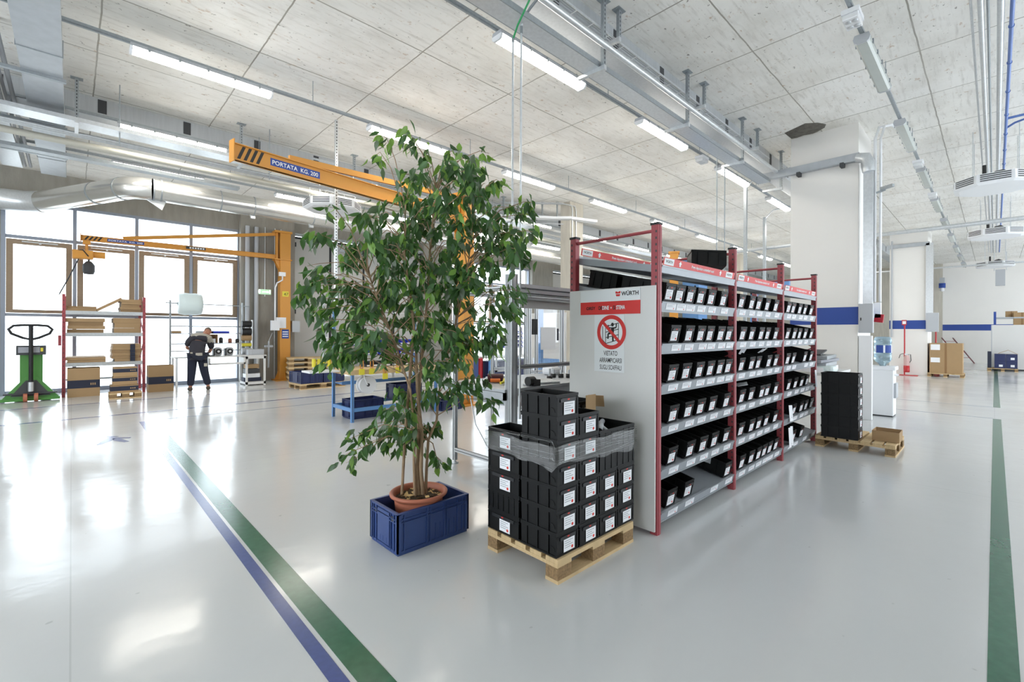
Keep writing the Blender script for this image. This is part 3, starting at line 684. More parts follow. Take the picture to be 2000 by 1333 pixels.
def bin_parts(L, W, Hh, root, label=True, ribs=3, arc=True, lw=.1, lh=.085, lx=0, front='end'):
    b = MB(); open_box(b, L-.008, W-.008, Hh-.004, .005, 0, .002)
    e = .004   # rim and stacking edge
    for (z0, z1) in ((Hh-.018, Hh-.002), (.0, .012)):
        b.box(-L/2, L/2, -e+.004, .006, z0, z1).box(-L/2, L/2, W-.010, W-.004, z0, z1).box(-L/2, -L/2+.006, .006, W-.010, z0, z1).box(L/2-.006, L/2, .006, W-.010, z0, z1)
    b.box(-L/2, L/2, -.002, .004, Hh-.034, Hh-.029)
    for sx in (-1, 1):                                  # vertical ribs on the long sides and corner posts on the front
        for k in range(ribs):
            y = W*(k+.7)/(ribs+.4); b.box(sx*L/2-.003, sx*L/2+.003, y-.003, y+.003, .012, Hh-.02)
        b.box(sx*(L/2-.012)-.007, sx*(L/2-.012)+.007, -.003, .004, .012, Hh-.02)
        if arc:
            pts = [(sx*(L/2-.001), .045+.03*math.cos(a), .035+.03*math.sin(a)) for a in [PI*.5+k*.3 for k in range(6)]]
            b.tube(pts, .002, 0, 5)
    if front == 'ribbed':
        for k in range(5): b.box(-L/2+L*(k+1)/6-.003, -L/2+L*(k+1)/6+.003, -.003, .004, .012, Hh-.02)
    b.build('body', M['bin'], root)
    if front != 'ribbed':
        h = MB(); h.box(-L*.34, L*.34, -.006, .003, Hh-.05, Hh-.028).box(-L*.30, L*.30, -.008, -.004, Hh-.031, Hh-.026)
        h.build('handle', M['bin_hi'], root)
        lg = MB(); lg.add([(.012*math.cos(a*PI/5), -.0085, Hh-.0345+.0045*math.sin(a*PI/5)) for a in range(10)], [tuple(range(10))]); lg.build('emblem', M['dot_red'], root)
    if label:
        c = MB(); card(c, lx, .012+.006+lh/2, lw, lh, -.0045); c.build('label_card', LM, root)

# ------------------------------------------------------------------ the long red bin rack
RX, RY, PIT, DEP = 3.205, 1.79, 1.469, .865
TILT = math.radians(12.5)
rack = thing('bin_rack', 'long red steel rack full of black bins with a white printed end panel', 'rack', (RX, RY, 0))
POST_H = 2.37
def post_mesh():
    b = MB(); b.box(-.026, .026, -.03, .03, 0, POST_H)
    b.box(-.008, .008, -.034, -.03, 0, POST_H)
    for k in range(46):
        z = .06+k*.05
        for sx in (-1, 1): b.box(sx*.0265-.001, sx*.0265+.001, -.018, -.006, z, z+.018, 1)
    for sx in (-1, 1): b.box(sx*.019-.006, sx*.019+.006, -.0315, -.0305, .03, POST_H-.02, 0)
    return b.mesh('post', [M['red'], M['dark']])
pm = post_mesh(); cap = MB().box(-.032, .032, -.036, .036, 0, .018).mesh('cap', [M['black']])
tb_ = MB().cyl((0,.05,POST_H-.04),(0,DEP-.05,POST_H-.04), .014, n=8).mesh('top_bar', [M['red']])
bm_ = MB()
for k in range(4): z = .15+k*.40; bm_.bar((0,.05,z) if k % 2 else (0,DEP-.05,z), (0,DEP-.05,z+.38) if k % 2 else (0,.05,z+.38), .03, .012)
bm_.bar((0,.05,.03),(0,DEP-.05,.03), .05, .02)
brm = bm_.mesh('brace', [M['red']])
def child(name, me, parent, loc=(0,0,0), rot=None):
    o = bpy.data.objects.new(name, me); COL.objects.link(o); o.parent = parent; o.location = loc
    if rot: o.rotation_euler = rot
    return o
for k in range(4):
    for yy in (.03, DEP-.03):
        p = child('post', pm, rack, (k*PIT, yy, 0), None if yy < .1 else (0, 0, PI)); child('post_cap', cap, p, (0,0,POST_H))
    child('brace', brm, rack, (k*PIT, 0, 0)); child('top_bar', tb_, rack, (k*PIT, 0, 0))
LEV = [1.783, 1.456, 1.142, .818, .485, .154]
w0 = PIT-.056
def shelf_mesh(header=False):
    b = MB(); h = .078 if not header else .055
    b.box(-w0/2, w0/2, .0, .84, -.012, -.006)                           # deck
    b.box(-w0/2, w0/2, -.004, .012, -h, .004)                           # front beam
    b.box(-w0/2, w0/2, -.008, -.004, -h, -h+.012).box(-w0/2, w0/2, -.008, -.004, -.006, .004)
    b.box(-w0/2, w0/2, .83, .84, -h, .02)
    for sx in (-1, 1): b.box(sx*w0/2-.004, sx*w0/2+.004, .0, .84, -h, .0)
    return b.mesh('shelf', [M['rack_steel']])
sm, hm = shelf_mesh(), shelf_mesh(True)
cm = MB(); card(cm, 0, -.032, .155, .05, -.0065, True, 3); cm = cm.mesh('price_card', LM)
XS = [[3.378,3.545,3.730,3.927,4.147,4.400, 4.862,5.130,5.351,5.622,5.905, 6.373,6.585,6.860,7.100,7.380],
      [3.465,3.705,3.935,4.112,4.345,4.535, 4.879,5.134,5.410,5.631,5.905, 6.348,6.607,6.857,7.120,7.400],
      [3.430,3.667,3.908,4.132,4.338,4.535, 4.862,5.146,5.340,5.671,5.905, 6.354,6.589,7.103,7.384],
      [3.443,3.708,3.936,4.175,4.480, 4.872,5.140,5.435,5.620,5.900, 6.400,6.685,6.957,7.200],
      [3.431,3.736,3.980,4.218,4.490, 4.862,5.136,5.350,5.587,5.895, 6.630,6.934,7.133,7.400],
      [3.414,3.710,4.515, 4.870,5.133,5.345,5.530,5.715,5.930, 6.590,6.938]]
NAMELEV = ['top', 'second', 'third', 'fourth', 'fifth', 'lowest']
BAY = ['nearest', 'middle', 'farthest']
def banner(parent, y, z, faded=False):
    b = MB(); x0, x1 = -w0/2+.02, w0/2-.02
    b.box(x0, x1, y, y+.003, z, z+.062, 0)
    for xx in (x0+.012, x1-.20): b.box(xx, xx+.15, y-.001, y, z+.006, z+.056, 1); b.text('WÜRTH', (xx+.02, y-.0015, z+.022), (1,0,0), (0,0,1), .03, 2, 1.0, .02)
    b.text('Prego depositare contenitori vuoti', (0.0, y-.0015, z+.02), (1,0,0), (0,0,1), .034, 1, .92, .02, 'CENTER')
    for xx in (-.42, .36):
        zz = z+.01
        b.add([(xx-.012,y-.0015,zz),(xx+.012,y-.0015,zz),(xx+.012,y-.0015,zz+.02),(xx+.025,y-.0015,zz+.02),(xx,y-.0015,zz+.045),(xx-.025,y-.0015,zz+.02),(xx-.012,y-.0015,zz+.02)], [(0,1,2,6),(3,4,5)], 1)
    return b.build('banner', [M['sign_red'], M['sign_white'], M['ink']], parent)
for bay in range(3):
    xc = (bay+.5)*PIT
    hd = child('shelf', hm, rack, (xc, 0, 2.062), (math.radians(10), 0, 0))
    banner(hd, .002, .006); banner(hd, .82, .03)
    for li, z in enumerate(LEV):
        sh = child('shelf', sm, rack, (xc, 0, z), (TILT, 0, 0))
        xs = [x for x in XS[li] if RX+bay*PIT < x < RX+(bay+1)*PIT]
        cs = [x-RX-xc for x in xs]
        if li == 5 and bay == 0: cs = [-.53, -.24, .03+.22, .58]
        if li == 5 and bay == 2: cs = [-.45, -.2, .2, .6]
        for c in cs: child('price_card', cm, sh, (max(-w0/2+.08, min(w0/2-.08, c+RN.uniform(-.015,.015))), 0, 0))
# end panel and its signs (the panel faces -X; right in the photo is -Y)
ep = MB().box(-.05, -.034, .01, .848, .03, 1.905).build('end_panel', M['panel_white'], rack)
XF = -.0502
Rt, Up = (0,-1,0), (0,0,1)
def Yl(y): return y-RY
s1 = MB(); s1.box(XF-.004, XF, Yl(1.927), Yl(2.514), 1.80, 1.898, 0); s1.box(XF-.004, XF, Yl(1.927), Yl(2.514), 1.694, 1.80, 1)
s1.text('WÜRTH', (XF-.0045, Yl(2.098), 1.842), Rt, Up, .045, 2, .95, .03)
# the two-part red shield emblem
for sg in (1, -1):
    z0 = 1.857+sg*.0025
    if sg > 0: poly = [(2.154,z0),(2.108,z0),(2.106,z0+.018),(2.121,z0+.018),(2.131,z0+.011),(2.141,z0+.018),(2.156,z0+.018)]
    else: poly = [(2.152,z0),(2.110,z0),(2.112,z0-.010),(2.122,z0-.02),(2.131,z0-.013),(2.140,z0-.02),(2.150,z0-.010)]
    s1.add([(XF-.0047, Yl(y), z) for y, z in poly], [tuple(range(7))], 1)
s1.text('ORSY', (XF-.0045, Yl(2.452), 1.735), Rt, Up, .036, 2, 1.05, .03)
s1.text('OR', (XF-.0045, Yl(2.327), 1.733), Rt, Up, .044, 2, .68, .03); s1.text('DINE', (XF-.0045, Yl(2.287), 1.733), Rt, Up, .044, 3, .68, .03)
s1.text('+', (XF-.0045, Yl(2.204), 1.735), Rt, Up, .034, 3, .7, .03)
s1.text('SI', (XF-.0045, Yl(2.179), 1.733), Rt, Up, .044, 2, .68, .03); s1.text('STEMA', (XF-.0045, Yl(2.148), 1.733), Rt, Up, .044, 3, .62, .03)
s1.build('header_sign', [M['sign_white'], M['sign_red'], M['ink'], M['sign_white']], ep)
s2 = MB(); s2.box(XF-.003, XF, Yl(2.071), Yl(2.365), 1.22, 1.69, 0)
yc, zc, ro, ri = 2.196, 1.547, .141, .108
X = XF-.0038
n = 48
ring = [(X, Yl(yc)+ro*math.cos(2*PI*k/n), zc+ro*math.sin(2*PI*k/n)) for k in range(n)] + [(X, Yl(yc)+ri*math.cos(2*PI*k/n), zc+ri*math.sin(2*PI*k/n)) for k in range(n)]
s2.add(ring, [(k, (k+1) % n, n+(k+1) % n, n+k) for k in range(n)], 1)
def seg(y0, z0, y1, z1, wd, m, x=X):
    a, b = Vector((x, Yl(yc)-y0, zc+z0)), Vector((x, Yl(yc)-y1, zc+z1)); d = (b-a).normalized(); q = Vector((0, -d.z, d.y))*wd/2
    s2.quad(a-q, b-q, b+q, a+q, m)
X2 = X+.0004   # rack and climbing figure behind the bar: coordinates run to the right and up
for a in [(-.085,.05,-.085,-.065), (-.055,.045,-.055,-.095), (.07,.075,.07,-.06), (-.055,.045,.07,.075), (-.055,.0,.07,.025), (-.055,-.045,.07,-.02), (-.055,-.095,.07,-.06), (-.085,-.065,-.055,-.095)]: seg(*a, .006, 2, X2)
for a in [(.012,.04,.012,-.005,.03), (.0,-.005,-.03,-.012,.018), (-.03,-.012,-.032,-.055,.015), (.014,-.01,.018,-.075,.017), (-.005,.035,-.028,.035,.012), (-.028,.035,-.03,.06,.011), (.02,.032,.048,.038,.012), (.048,.038,.05,.07,.011)]: seg(*a, 2, X2-.0002)
s2.add([(X2-.0002, Yl(yc)-.012+.014*math.cos(k*PI/6), zc+.062+.016*math.sin(k*PI/6)) for k in range(12)], [tuple(range(12))], 2)
seg(-.085, .085, .085, -.085, .026, 1, X-.0003)
for txt, z, sx in (('VIETATO', 1.356, .62), ('ARRAMPICARSI', 1.298, .60), ('SUGLI SCAFFALI', 1.240, .56)):
    s2.text(txt, (X, Yl(2.202), z), Rt, Up, .054, 2, sx, .008, 'CENTER')
s2.build('warning_sign', [M['sign_white'], M['sign_red'], M['ink']], ep)

# ------------------------------------------------------------------ bins standing on the rack
proto = thing('storage_bin', 'x', 'bin', (0,0,-5), 0, 'black bins on the red rack')
bin_parts(.158, .42, .147, proto, True, 3, True, .10, .078, -.012)
for li, z in enumerate(LEV):
    cnt = [0, 0, 0]
    for x in XS[li]:
        bay = min(2, int((x-RX)/PIT)); cnt[bay] += 1
        tot = len([q for q in XS[li] if min(2, int((q-RX)/PIT)) == bay])
        lab = 'black bin, %s of %d from panel end, %s shelf, %s bay, red rack' % (ORD[cnt[bay]-1], tot, NAMELEV[li], BAY[bay])
        loc = (x, RY+.024+RN.uniform(-.004,.004), z+.003+.024*math.tan(TILT)); rot = (TILT, 0, RN.uniform(-.02,.02))
        if proto.location.z < -1: proto.location = loc; proto.rotation_euler = rot; proto['label'] = lab
        else: dup(proto, loc, None, lab, None, rot)
# an extra bin tilted on top of the first bay, and another lying at the back of its first shelf
bx = thing('storage_bin', 'black bin lying askew on top of the first bay of the red rack', 'bin', (4.41, 1.86, 2.125))
bin_parts(.20, .32, .15, bx, True, 3, True, .10, .078)
bx.rotation_euler = (math.radians(3), math.radians(8), math.radians(38)); bx.location = (4.40, 1.80, 2.15)
b2 = thing('storage_bin', 'black bin seen tilted just above the white end panel', 'bin', (3.5, 2.2, 1.93))
bin_parts(.30, .30, .15, b2, False, 3, False, front='ribbed'); b2.rotation_euler = (TILT, 0, 0); b2.location = (3.45, 2.27, 1.895)
# papers stuck in the bins
def sheet(x, y, z, w, h, rot, label):
    b = MB(); n = 5
    vs = [(-w/2+w*i/n, -.02*math.sin(i*1.3)*h*3, s*h) for s in (0, 1) for i in range(n+1)]
    vs += [(a, b_+.001, c) for a, b_, c in vs]
    q = n+1
    b.add(vs, [(i, i+1, q+i+1, q+i) for i in range(n)] + [(2*q+i, 3*q+i, 3*q+i+1, 2*q+i+1) for i in range(n)])
    o = b.build('paper_sheet', M['paper'], loc=(x, y, z)); o.rotation_euler = rot
    return tag(o, label, 'paper')
sheet(6.42, 1.772, .13, .16, .24, (-.05,0,0), 'white paper sheet hanging in front of the lowest shelf of the farthest bay')
sheet(6.42, 1.772, .44, .13, .2, (-.1,.1,0), 'folded white paper hanging before the fifth shelf of the farthest bay')
sheet(7.55, 1.77, .78, .14, .24, (-.05,.05,.1), 'white sheet hanging off the last red post at the fourth shelf')
sheet(5.22, 1.95, 1.30, .2, .14, (.5,.2,.2), 'crumpled white paper on bins of the third shelf of the middle bay')
sheet(5.72, 1.95, 1.29, .22, .12, (.9,.0,.1), 'white paper lying on the right bins of the third shelf, middle bay')
sheet(5.0, 2.0, .97, .22, .2, (1.35,0,.4), 'pale paper lying on bins of the fourth shelf of the middle bay')
sheet(4.37, 1.98, .30, .2, .2, (.2,0,1.2), 'white sheet standing beside the lone bin on the lowest shelf')

# ------------------------------------------------------------------ pallets
def pallet(name, label, loc, L=.8, W=.6, Hh=.144, rotz=0, group=None):
    """L along X with three blocks, front edge at y = 0"""
    t = thing(name, label, 'pallet', loc, rotz, group)
    bw = .13 if L < .9 else .145; ch = .078
    for i in range(3):
        x = (0, L/2-bw/2, L-bw)[i]
        for y in ((0, W-.1) if W < .7 else (0, W/2-.05, W-.1)): MB().box(x, x+bw, y, y+.1, .022, .022+ch).build('block', M['chip'], t)
    for y in ((0, W-.1) if W < .7 else (0, W/2-.05, W-.1)): MB().box(0, L, y-.003, y+.103, 0, .022).build('bottom_board', M['wood'], t)
    for i in range(3):
        x = (0, L/2-bw/2, L-bw)[i]; MB().box(x-.002, x+bw+.002, 0, W, .1, .122).build('stringer_board', M['wood'], t)
    n = 5 if W < .7 else 7
    for i in range(n):
        y = i*(W-.1)/(n-1); MB().box(0, L, y, y+.1, .122, Hh).build('deck_board', M['wood'], t)
    return t
pallet('pallet', 'small wooden pallet under the black boxes in front of the rack panel', (2.125, 1.865, 0), .84, .66, .150)
# ------------------------------------------------------------------ black boxes on the front pallet
LAY = .1435; Z0 = .151
def put(protoinfo, x, y, lay, lab, rz=0):
    p = protoinfo
    z = Z0+lay*LAY
    if p.location.z < -1: p.location = (x, y, z); p.rotation_euler = (0,0,rz); p['label'] = lab
    else: dup(p, (x, y, z), rz, lab)
GB = 'black boxes on the front pallet'
small = thing('stacking_box', 'x', 'box', (0,0,-5), 0, GB); bin_parts(.214, .322, LAY+.004, small, True, 3, True, .105, .080, .012)
side = thing('stacking_box', 'x', 'box', (0,0,-5), 0, GB); bin_parts(.325, .214, LAY+.004, side, True, 2, False, .105, .080, .02)
longb = thing('stacking_box', 'x', 'box', (0,0,-5), 0, GB); bin_parts(.436, .322, LAY+.004, longb, False, 3, True, front='ribbed')
plain = thing('stacking_box', 'x', 'box', (0,0,-5), 0, GB); bin_parts(.325, .214, LAY+.004, plain, False, 2, False, front='ribbed')
LV = ['bottom', 'second lowest', 'third', 'fourth', 'fifth', 'sixth', 'topmost']
cols = [(2.239, 7, 'corner stack at the pallet corner towards the camera'), (2.456, 6, 'stack next to the corner stack')]
for x, nlay, nm in cols:
    for l in range(nlay): put(small, x+RN.uniform(-.003,.003), 1.882+RN.uniform(-.003,.003), l, 'labelled black box, %s layer, %s' % (LV[l], nm))
for x, nm in ((2.675, 'third stack, under the ribbed boxes'), (2.893, 'end stack nearest the red post')):
    for l in range(3): put(small, x, 1.882+RN.uniform(-.003,.003), l, 'labelled black box, %s layer, %s' % (LV[l], nm))
for l in (3, 4): put(longb, 2.785, 1.882, l, ['long ribbed black box without label on two labelled stacks', 'long open black box holding grey tubes under the stretch film'][l-3])
for l in range(5):
    if l == 1: put(plain, 2.134, 2.375, l, 'ribbed black box without label, second lowest in the left stack of the pallet', -PI/2)
    else: put(side, 2.134, 2.375, l, '%s labelled black box in the left stack of the front pallet' % LV[l], -PI/2)
for l in range(4):
    put(small, 2.64, 2.212, l, 'black box in the rear stack behind the second stack, %s layer' % LV[l]) if l else put(small, 2.64, 2.212, 0, 'black box at the bottom of the rear stack')
for l in range(6): put(small, 2.862, 2.212, l, 'black box in the rear row towards the rack panel, %s layer' % LV[l])
for i, (x, y, z, a) in enumerate([(2.70,2.06,.845,.1), (2.82,2.02,.845,.25), (2.88,2.1,.87,-.2), (2.74,2.0,.875,-.1)]):
    o = MB().lathe([(.018,-.09),(.02,-.09),(.02,.09),(.018,.09),(.018,-.09)], n=12).build('plastic_tube', M['grey_plastic'], loc=(x, y, z-.02)); o.rotation_euler = (PI/2+.03, 0, a-.9)
    tag(o, ['grey plastic tube lying deepest in the open box on the pallet', 'grey plastic tube in the middle of the open box on the pallet', 'grey plastic tube crossing the others in the open box', 'grey plastic tube towards the front of the open box'][i], 'tube', 'grey tubes in the open box')
fl = MB().box(-.06, .06, 0, .004, 0, .15).bar((.06,0,.14), (.10,.02,.05), .12, .004); o = fl.build('cardboard_flap', M['cardboard'], loc=(2.825, 2.15, .92)); tag(o, 'brown cardboard piece standing in the rear box on the pallet', 'cardboard')
# clear stretch film wound round the fifth layer
fm = MB(); path = []
x0, x1, y0, y1 = 2.118, 3.012, 1.872, 2.548
for (a, b, n) in (((x0,y0),(x1,y0),22), ((x1,y0),(x1,y1),14), ((x1,y1),(x0,y1),22), ((x0,y1),(x0,y0),18)):
    for k in range(n): path.append((a[0]+(b[0]-a[0])*k/n, a[1]+(b[1]-a[1])*k/n))
n = len(path); rows = 6; vs = []
for r in range(rows):
    for k, (x, y) in enumerate(path):
        cxv, cyv = (x0+x1)/2, (y0+y1)/2; wv = .003*math.sin(k*1.7+r*2.1)+.003
        sag = .018*math.sin(k*.21+1)+.008*math.sin(k*.9)
        vs.append((x+(x-cxv)*wv*2, y+(y-cyv)*wv*2, .705+.135*r/(rows-1)+sag*(1 if r < rows-1 else .4)+.006*math.sin(k*.55+r)))
fm.add(vs, [(r*n+k, r*n+(k+1) % n, (r+1)*n+(k+1) % n, (r+1)*n+k) for r in range(rows-1) for k in range(n)], 0, True)
for rr in range(9):      # pulled, wrinkled folds of the film
    a = RN.uniform(.72,.83); s = RN.uniform(-.0008,.0008)
    fm.tube([(x+(x-2.565)*.011, y+(y-2.21)*.011, a+s*k+.012*math.sin(k*.25+rr)) for k, (x, y) in enumerate(path)], .0016, 0, 4, False, True)
o = fm.build('stretch_wrap', M['film'], world=True, loc=(2.565, 2.21, .77)); tag(o, 'clear stretch film wound round the black boxes on the pallet', 'stretch film')

# ------------------------------------------------------------------ euro crate
def crate(name, label, mats, L=.6, W=.4, Hh=.29, loc=(0,0,0), rotz=0, group=None):
    t = thing(name, label, 'crate', loc, rotz, group); t_ = .012
    b = MB(); i = .010
    o = [(i,i,0),(L-i,i,0),(L-i,W-i,0),(i,W-i,0)]; q = [(i+t_,i+t_),(L-i-t_,i+t_),(L-i-t_,W-i-t_),(i+t_,W-i-t_)]
    v = o + [(x,y,Hh) for x,y,_ in o] + [(x,y,Hh) for x,y in q] + [(x,y,.012) for x,y in q]
    f = [(3,2,1,0),(12,13,14,15)]
    for k in range(4):
        j = (k+1) % 4; f += [(k,j,4+j,4+k),(4+k,4+j,8+j,8+k),(8+k,8+j,12+j,12+k)]
    b.add(v, f)
    def band(z0, z1, e=0.0):
        b.box(e,L-e,e,i+.001,z0,z1).box(e,L-e,W-i-.001,W-e,z0,z1).box(e,i+.001,i,W-i,z0,z1).box(L-i-.001,L-e,i,W-i,z0,z1)
    band(Hh-.012, Hh); band(Hh*.83, Hh*.83+.006); band(Hh*.75, Hh*.75+.007, .001); band(.022, .03, .003)
    for sx in (0, 1):      # corner posts
        for sy in (0, 1):
            cx_, cy_ = (L-.03 if sx else 0), (W-.03 if sy else 0)
            b.box(cx_, cx_+.03, cy_, cy_+.012 if not sy else cy_+.03, .02, Hh-.006) if not sy else b.box(cx_, cx_+.03, W-.012, W, .02, Hh-.006)
            b.box(0 if not sx else L-.012, .012 if not sx else L, cy_, cy_+.03, .02, Hh-.006)
    for side in (0, 1):    # ribs on the long sides
        y0, y1 = (.001, i+.001) if not side else (W-i-.001, W-.001)
        for x in (.055, .235, .262, .38, .405, .5, .545): b.box(x*L/.6-.003, x*L/.6+.003, y0, y1, .02, Hh*.97)
        for x in (.31, .35, .43, .47): b.box(x*L/.6-.0025, x*L/.6+.0025, y0+.003, y1, .02, Hh*.5)
    for sx in (0, 1):
        for yy in (W*.13, W*.24, W*.76, W*.87): b.box(.0 if not sx else L-i-.001, i+.001 if not sx else L, yy-.003, yy+.003, .02, Hh-.012)
    b.build('body', mats[0], t)
    for sx in (0, 1):      # short ends: flat handle panel, grip holes
        x0 = .0 if not sx else L-i-.001; x1 = i+.001 if not sx else L
        MB().box(x0, x1, W*.29, W*.71, .04, Hh-.02).box(x0-.001 if not sx else x1, x0 if not sx else x1+.001, W*.38, W*.39, .05, Hh*.3).box(x0-.001 if not sx else x1, x0 if not sx else x1+.001, W*.5, W*.51, .05, Hh*.3).box(x0-.001 if not sx else x1, x0 if not sx else x1+.001, W*.6, W*.61, .05, Hh*.3).build('end_panel', mats[0], t)
        for yy in (W*.2, W*.77): MB().box(x0+.004 if not sx else x1-.006, x0+.006 if not sx else x1-.004, yy-.025, yy+.025, Hh-.075, Hh-.035).build('grip_hole', M['dark'], t)
    return t
crate('crate', 'blue plastic crate holding the tall potted fig tree', [M['crate_blue']], .61, .405, .292, (1.592, 2.85, 0))

# ------------------------------------------------------------------ the tall fig tree in its pot
fig = thing('potted_fig', 'tall leafy weeping fig in a terracotta pot standing in a blue crate', 'plant', (1.875, 3.04, .014))
MB().lathe([(0,0),(.125,0),(.135,.02),(.165,.21),(.168,.255),(.175,.258),(.178,.27),(.172,.278),(.196,.30),(.212,.312),(.215,.325),(.208,.333),(.196,.333),(.186,.322),(.180,.29),(.17,.2)], n=40).build('pot', M['terracotta'], fig)
sb = MB(); sb.lathe([(0,.300),(.06,.302),(.12,.296),(.172,.288),(.178,.28)], n=30); 
for k in range(110):
    a = RN.uniform(0, 2*PI); r = .165*math.sqrt(RN.random()); s = RN.uniform(.006, .016)
    sb.lathe([(0,s*.7),(s,.0),(0,-s*.3)], (r*math.cos(a), r*math.sin(a), .297), RN.choice([0,0,1]), 5, False)
sb.build('soil', [M['soil'], M['straw']], fig)
lt = MB()
for k in range(14):
    a = RN.uniform(0, 2*PI); r = .14*math.sqrt(RN.random()); c = Vector((r*math.cos(a), r*math.sin(a), .31)); t = RN.uniform(0, 6.3); s = RN.uniform(.02,.04)
    d = Vector((math.cos(t), math.sin(t), RN.uniform(-.1,.4)))*s; q = Vector((-math.sin(t), math.cos(t), RN.uniform(-.2,.5)))*s*.5
    lt.add([c-d, c+q, c+d, c-q], [(0,1,2),(0,2,3)])
lt.build('leaf_litter', M['straw'], fig)
LAT, DPT = Vector((.714,-.700,0)), Vector((.700,.714,0))
def TP(a, d, z): return LAT*a + DPT*d + Vector((0,0,z))
tk = MB()
stems = [[(0.0,0,.29),(-.012,.0,.5),(-.005,.01,.75),(.0,.0,1.1),(.02,.02,1.4),(.05,.03,1.75),(.07,.02,2.1),(.10,.0,2.4),(.13,-.02,2.65)],
         [(.03,.01,.29),(.02,-.02,.5),(.025,-.01,.75),(-.01,-.02,1.1),(-.02,-.03,1.45),(-.06,-.05,1.8),(-.10,-.08,2.15),(-.09,-.06,2.5)],
         [(.045,.03,.29),(.05,.04,.5),(.06,.05,.7),(.12,.07,.85),(.13,.09,1.05),(.19,.12,1.35),(.28,.13,1.7),(.36,.1,2.1),(.40,.06,2.5)],
         [(-.02,-.03,.29),(-.03,-.03,.55),(-.02,-.05,.8),(-.05,-.07,1.1),(-.15,-.12,1.45),(-.26,-.15,1.75),(-.36,-.15,2.0)]]
for j, st in enumerate(stems): tk.tube([TP(*p) for p in st], [(.0165 if j < 2 else .0125)*(1-.72*i/(len(st)-1)) for i in range(len(st))], 0, 8)
tk.build('trunk', M['bark'], fig)
MB().tube([TP(-.123,-.02,.28), TP(-.10,-.02,.75), TP(-.04,-.03,1.5)], .011, n=7).build('stake', M['bark'], fig)
BL = [(-0.34,3.00,0.10,0.05),(-0.20,2.98,0.08,0.05),(-0.08,2.89,0.09,0.07),(-0.01,2.84,0.07,0.08),(-0.07,2.74,0.10,0.10),(0.39,2.91,0.08,0.08),(0.45,2.95,0.05,0.05),(0.61,2.79,0.08,0.05),(0.20,2.76,0.21,0.13),(0.34,2.78,0.15,0.12),(0.13,2.61,0.27,0.15),(0.38,2.57,0.23,0.17),(-0.07,2.51,0.19,0.15),(0.57,2.53,0.21,0.13),(0.72,2.51,0.11,0.08),(0.77,2.38,0.08,0.07),(0.17,2.38,0.31,0.17),(-0.14,2.36,0.27,0.15),(-0.37,2.34,0.19,0.12),(-0.49,2.41,0.08,0.05),(0.43,2.32,0.27,0.15),(0.64,2.30,0.12,0.12),(0.82,2.26,0.08,0.07),(0.57,2.18,0.19,0.12),(0.72,2.18,0.12,0.10),(-0.45,2.16,0.23,0.15),(-0.60,2.09,0.17,0.13),(-0.22,2.13,0.31,0.17),(0.13,2.13,0.33,0.17),(0.40,2.09,0.23,0.15),(0.61,2.05,0.15,0.13),(-0.45,1.93,0.29,0.15),(-0.68,1.90,0.19,0.12),(-0.83,1.80,0.13,0.08),(-0.78,1.74,0.11,0.10),(-0.60,1.74,0.17,0.12),(-0.18,1.88,0.33,0.19),(0.17,1.88,0.33,0.19),(0.45,1.86,0.23,0.19),(0.63,1.82,0.12,0.15),(-0.37,1.70,0.27,0.15),(-0.49,1.55,0.19,0.15),(-0.07,1.65,0.29,0.17),(0.24,1.65,0.23,0.17),(0.51,1.63,0.17,0.15),(0.70,1.70,0.07,0.08),(-0.60,1.44,0.13,0.10),(-0.37,1.45,0.23,0.13),(-0.10,1.44,0.25,0.15),(0.17,1.45,0.21,0.15),(0.40,1.45,0.19,0.13),(0.57,1.45,0.11,0.11),(-0.54,1.30,0.08,0.08),(-0.45,1.40,0.19,0.10),(-0.22,1.36,0.15,0.08),(0.05,1.26,0.17,0.12),(0.28,1.26,0.15,0.12),(0.41,1.15,0.10,0.08),(0.47,1.11,0.13,0.07),(0.51,0.98,0.05,0.05),(0.26,1.09,0.15,0.08),(0.09,1.15,0.12,0.08),(-0.01,1.05,0.15,0.08),(-0.14,0.94,0.17,0.10),(-0.07,0.80,0.16,0.10),(-0.26,0.82,0.15,0.10),(-0.39,0.71,0.13,0.08),(-0.47,0.63,0.08,0.07),(-0.49,0.57,0.05,0.04),(-0.22,0.69,0.13,0.10),(-0.07,0.69,0.10,0.07),(0.13,0.76,0.08,0.05),(0.08,0.55,0.05,0.07),(0.11,0.51,0.04,0.02),(-0.14,1.03,0.13,0.08)]
nodes = [TP(*p).lerp(TP(*q), f/6) for st in stems for p, q in zip(st[2:], st[3:]) for f in range(6)]
br = MB(); lf = MB(); TR = random.Random(5)
def leaf(c, dirv, ln, wd, m):
    d = dirv.normalized(); u = Vector((TR.uniform(-1,1), TR.uniform(-1,1), TR.uniform(-.2,.7)))
    sd = d.cross(u)
    if sd.length < 1e-3: return
    sd.normalize(); nr = sd.cross(d)
    prof = [(0,0),(.14,.52),(.38,1.0),(.62,.82),(.82,.36),(1.0,0)]; vs = []
    for i, (t, w_) in enumerate(prof):
        p = c + d*ln*t - nr*(ln*.22*t*t)
        if w_ == 0: vs.append(p)
        else: vs += [p - sd*wd*w_/2 + nr*wd*.16*w_, p, p + sd*wd*w_/2 + nr*wd*.16*w_]
    fs = [(0,2,1),(0,3,2)]
    for r in range(3):
        a = 1+r*3; fs += [(a,a+1,a+4,a+3),(a+1,a+2,a+5,a+4)]
    fs += [(10,11,13),(11,12,13)]
    lf.add(vs, fs, m, True)
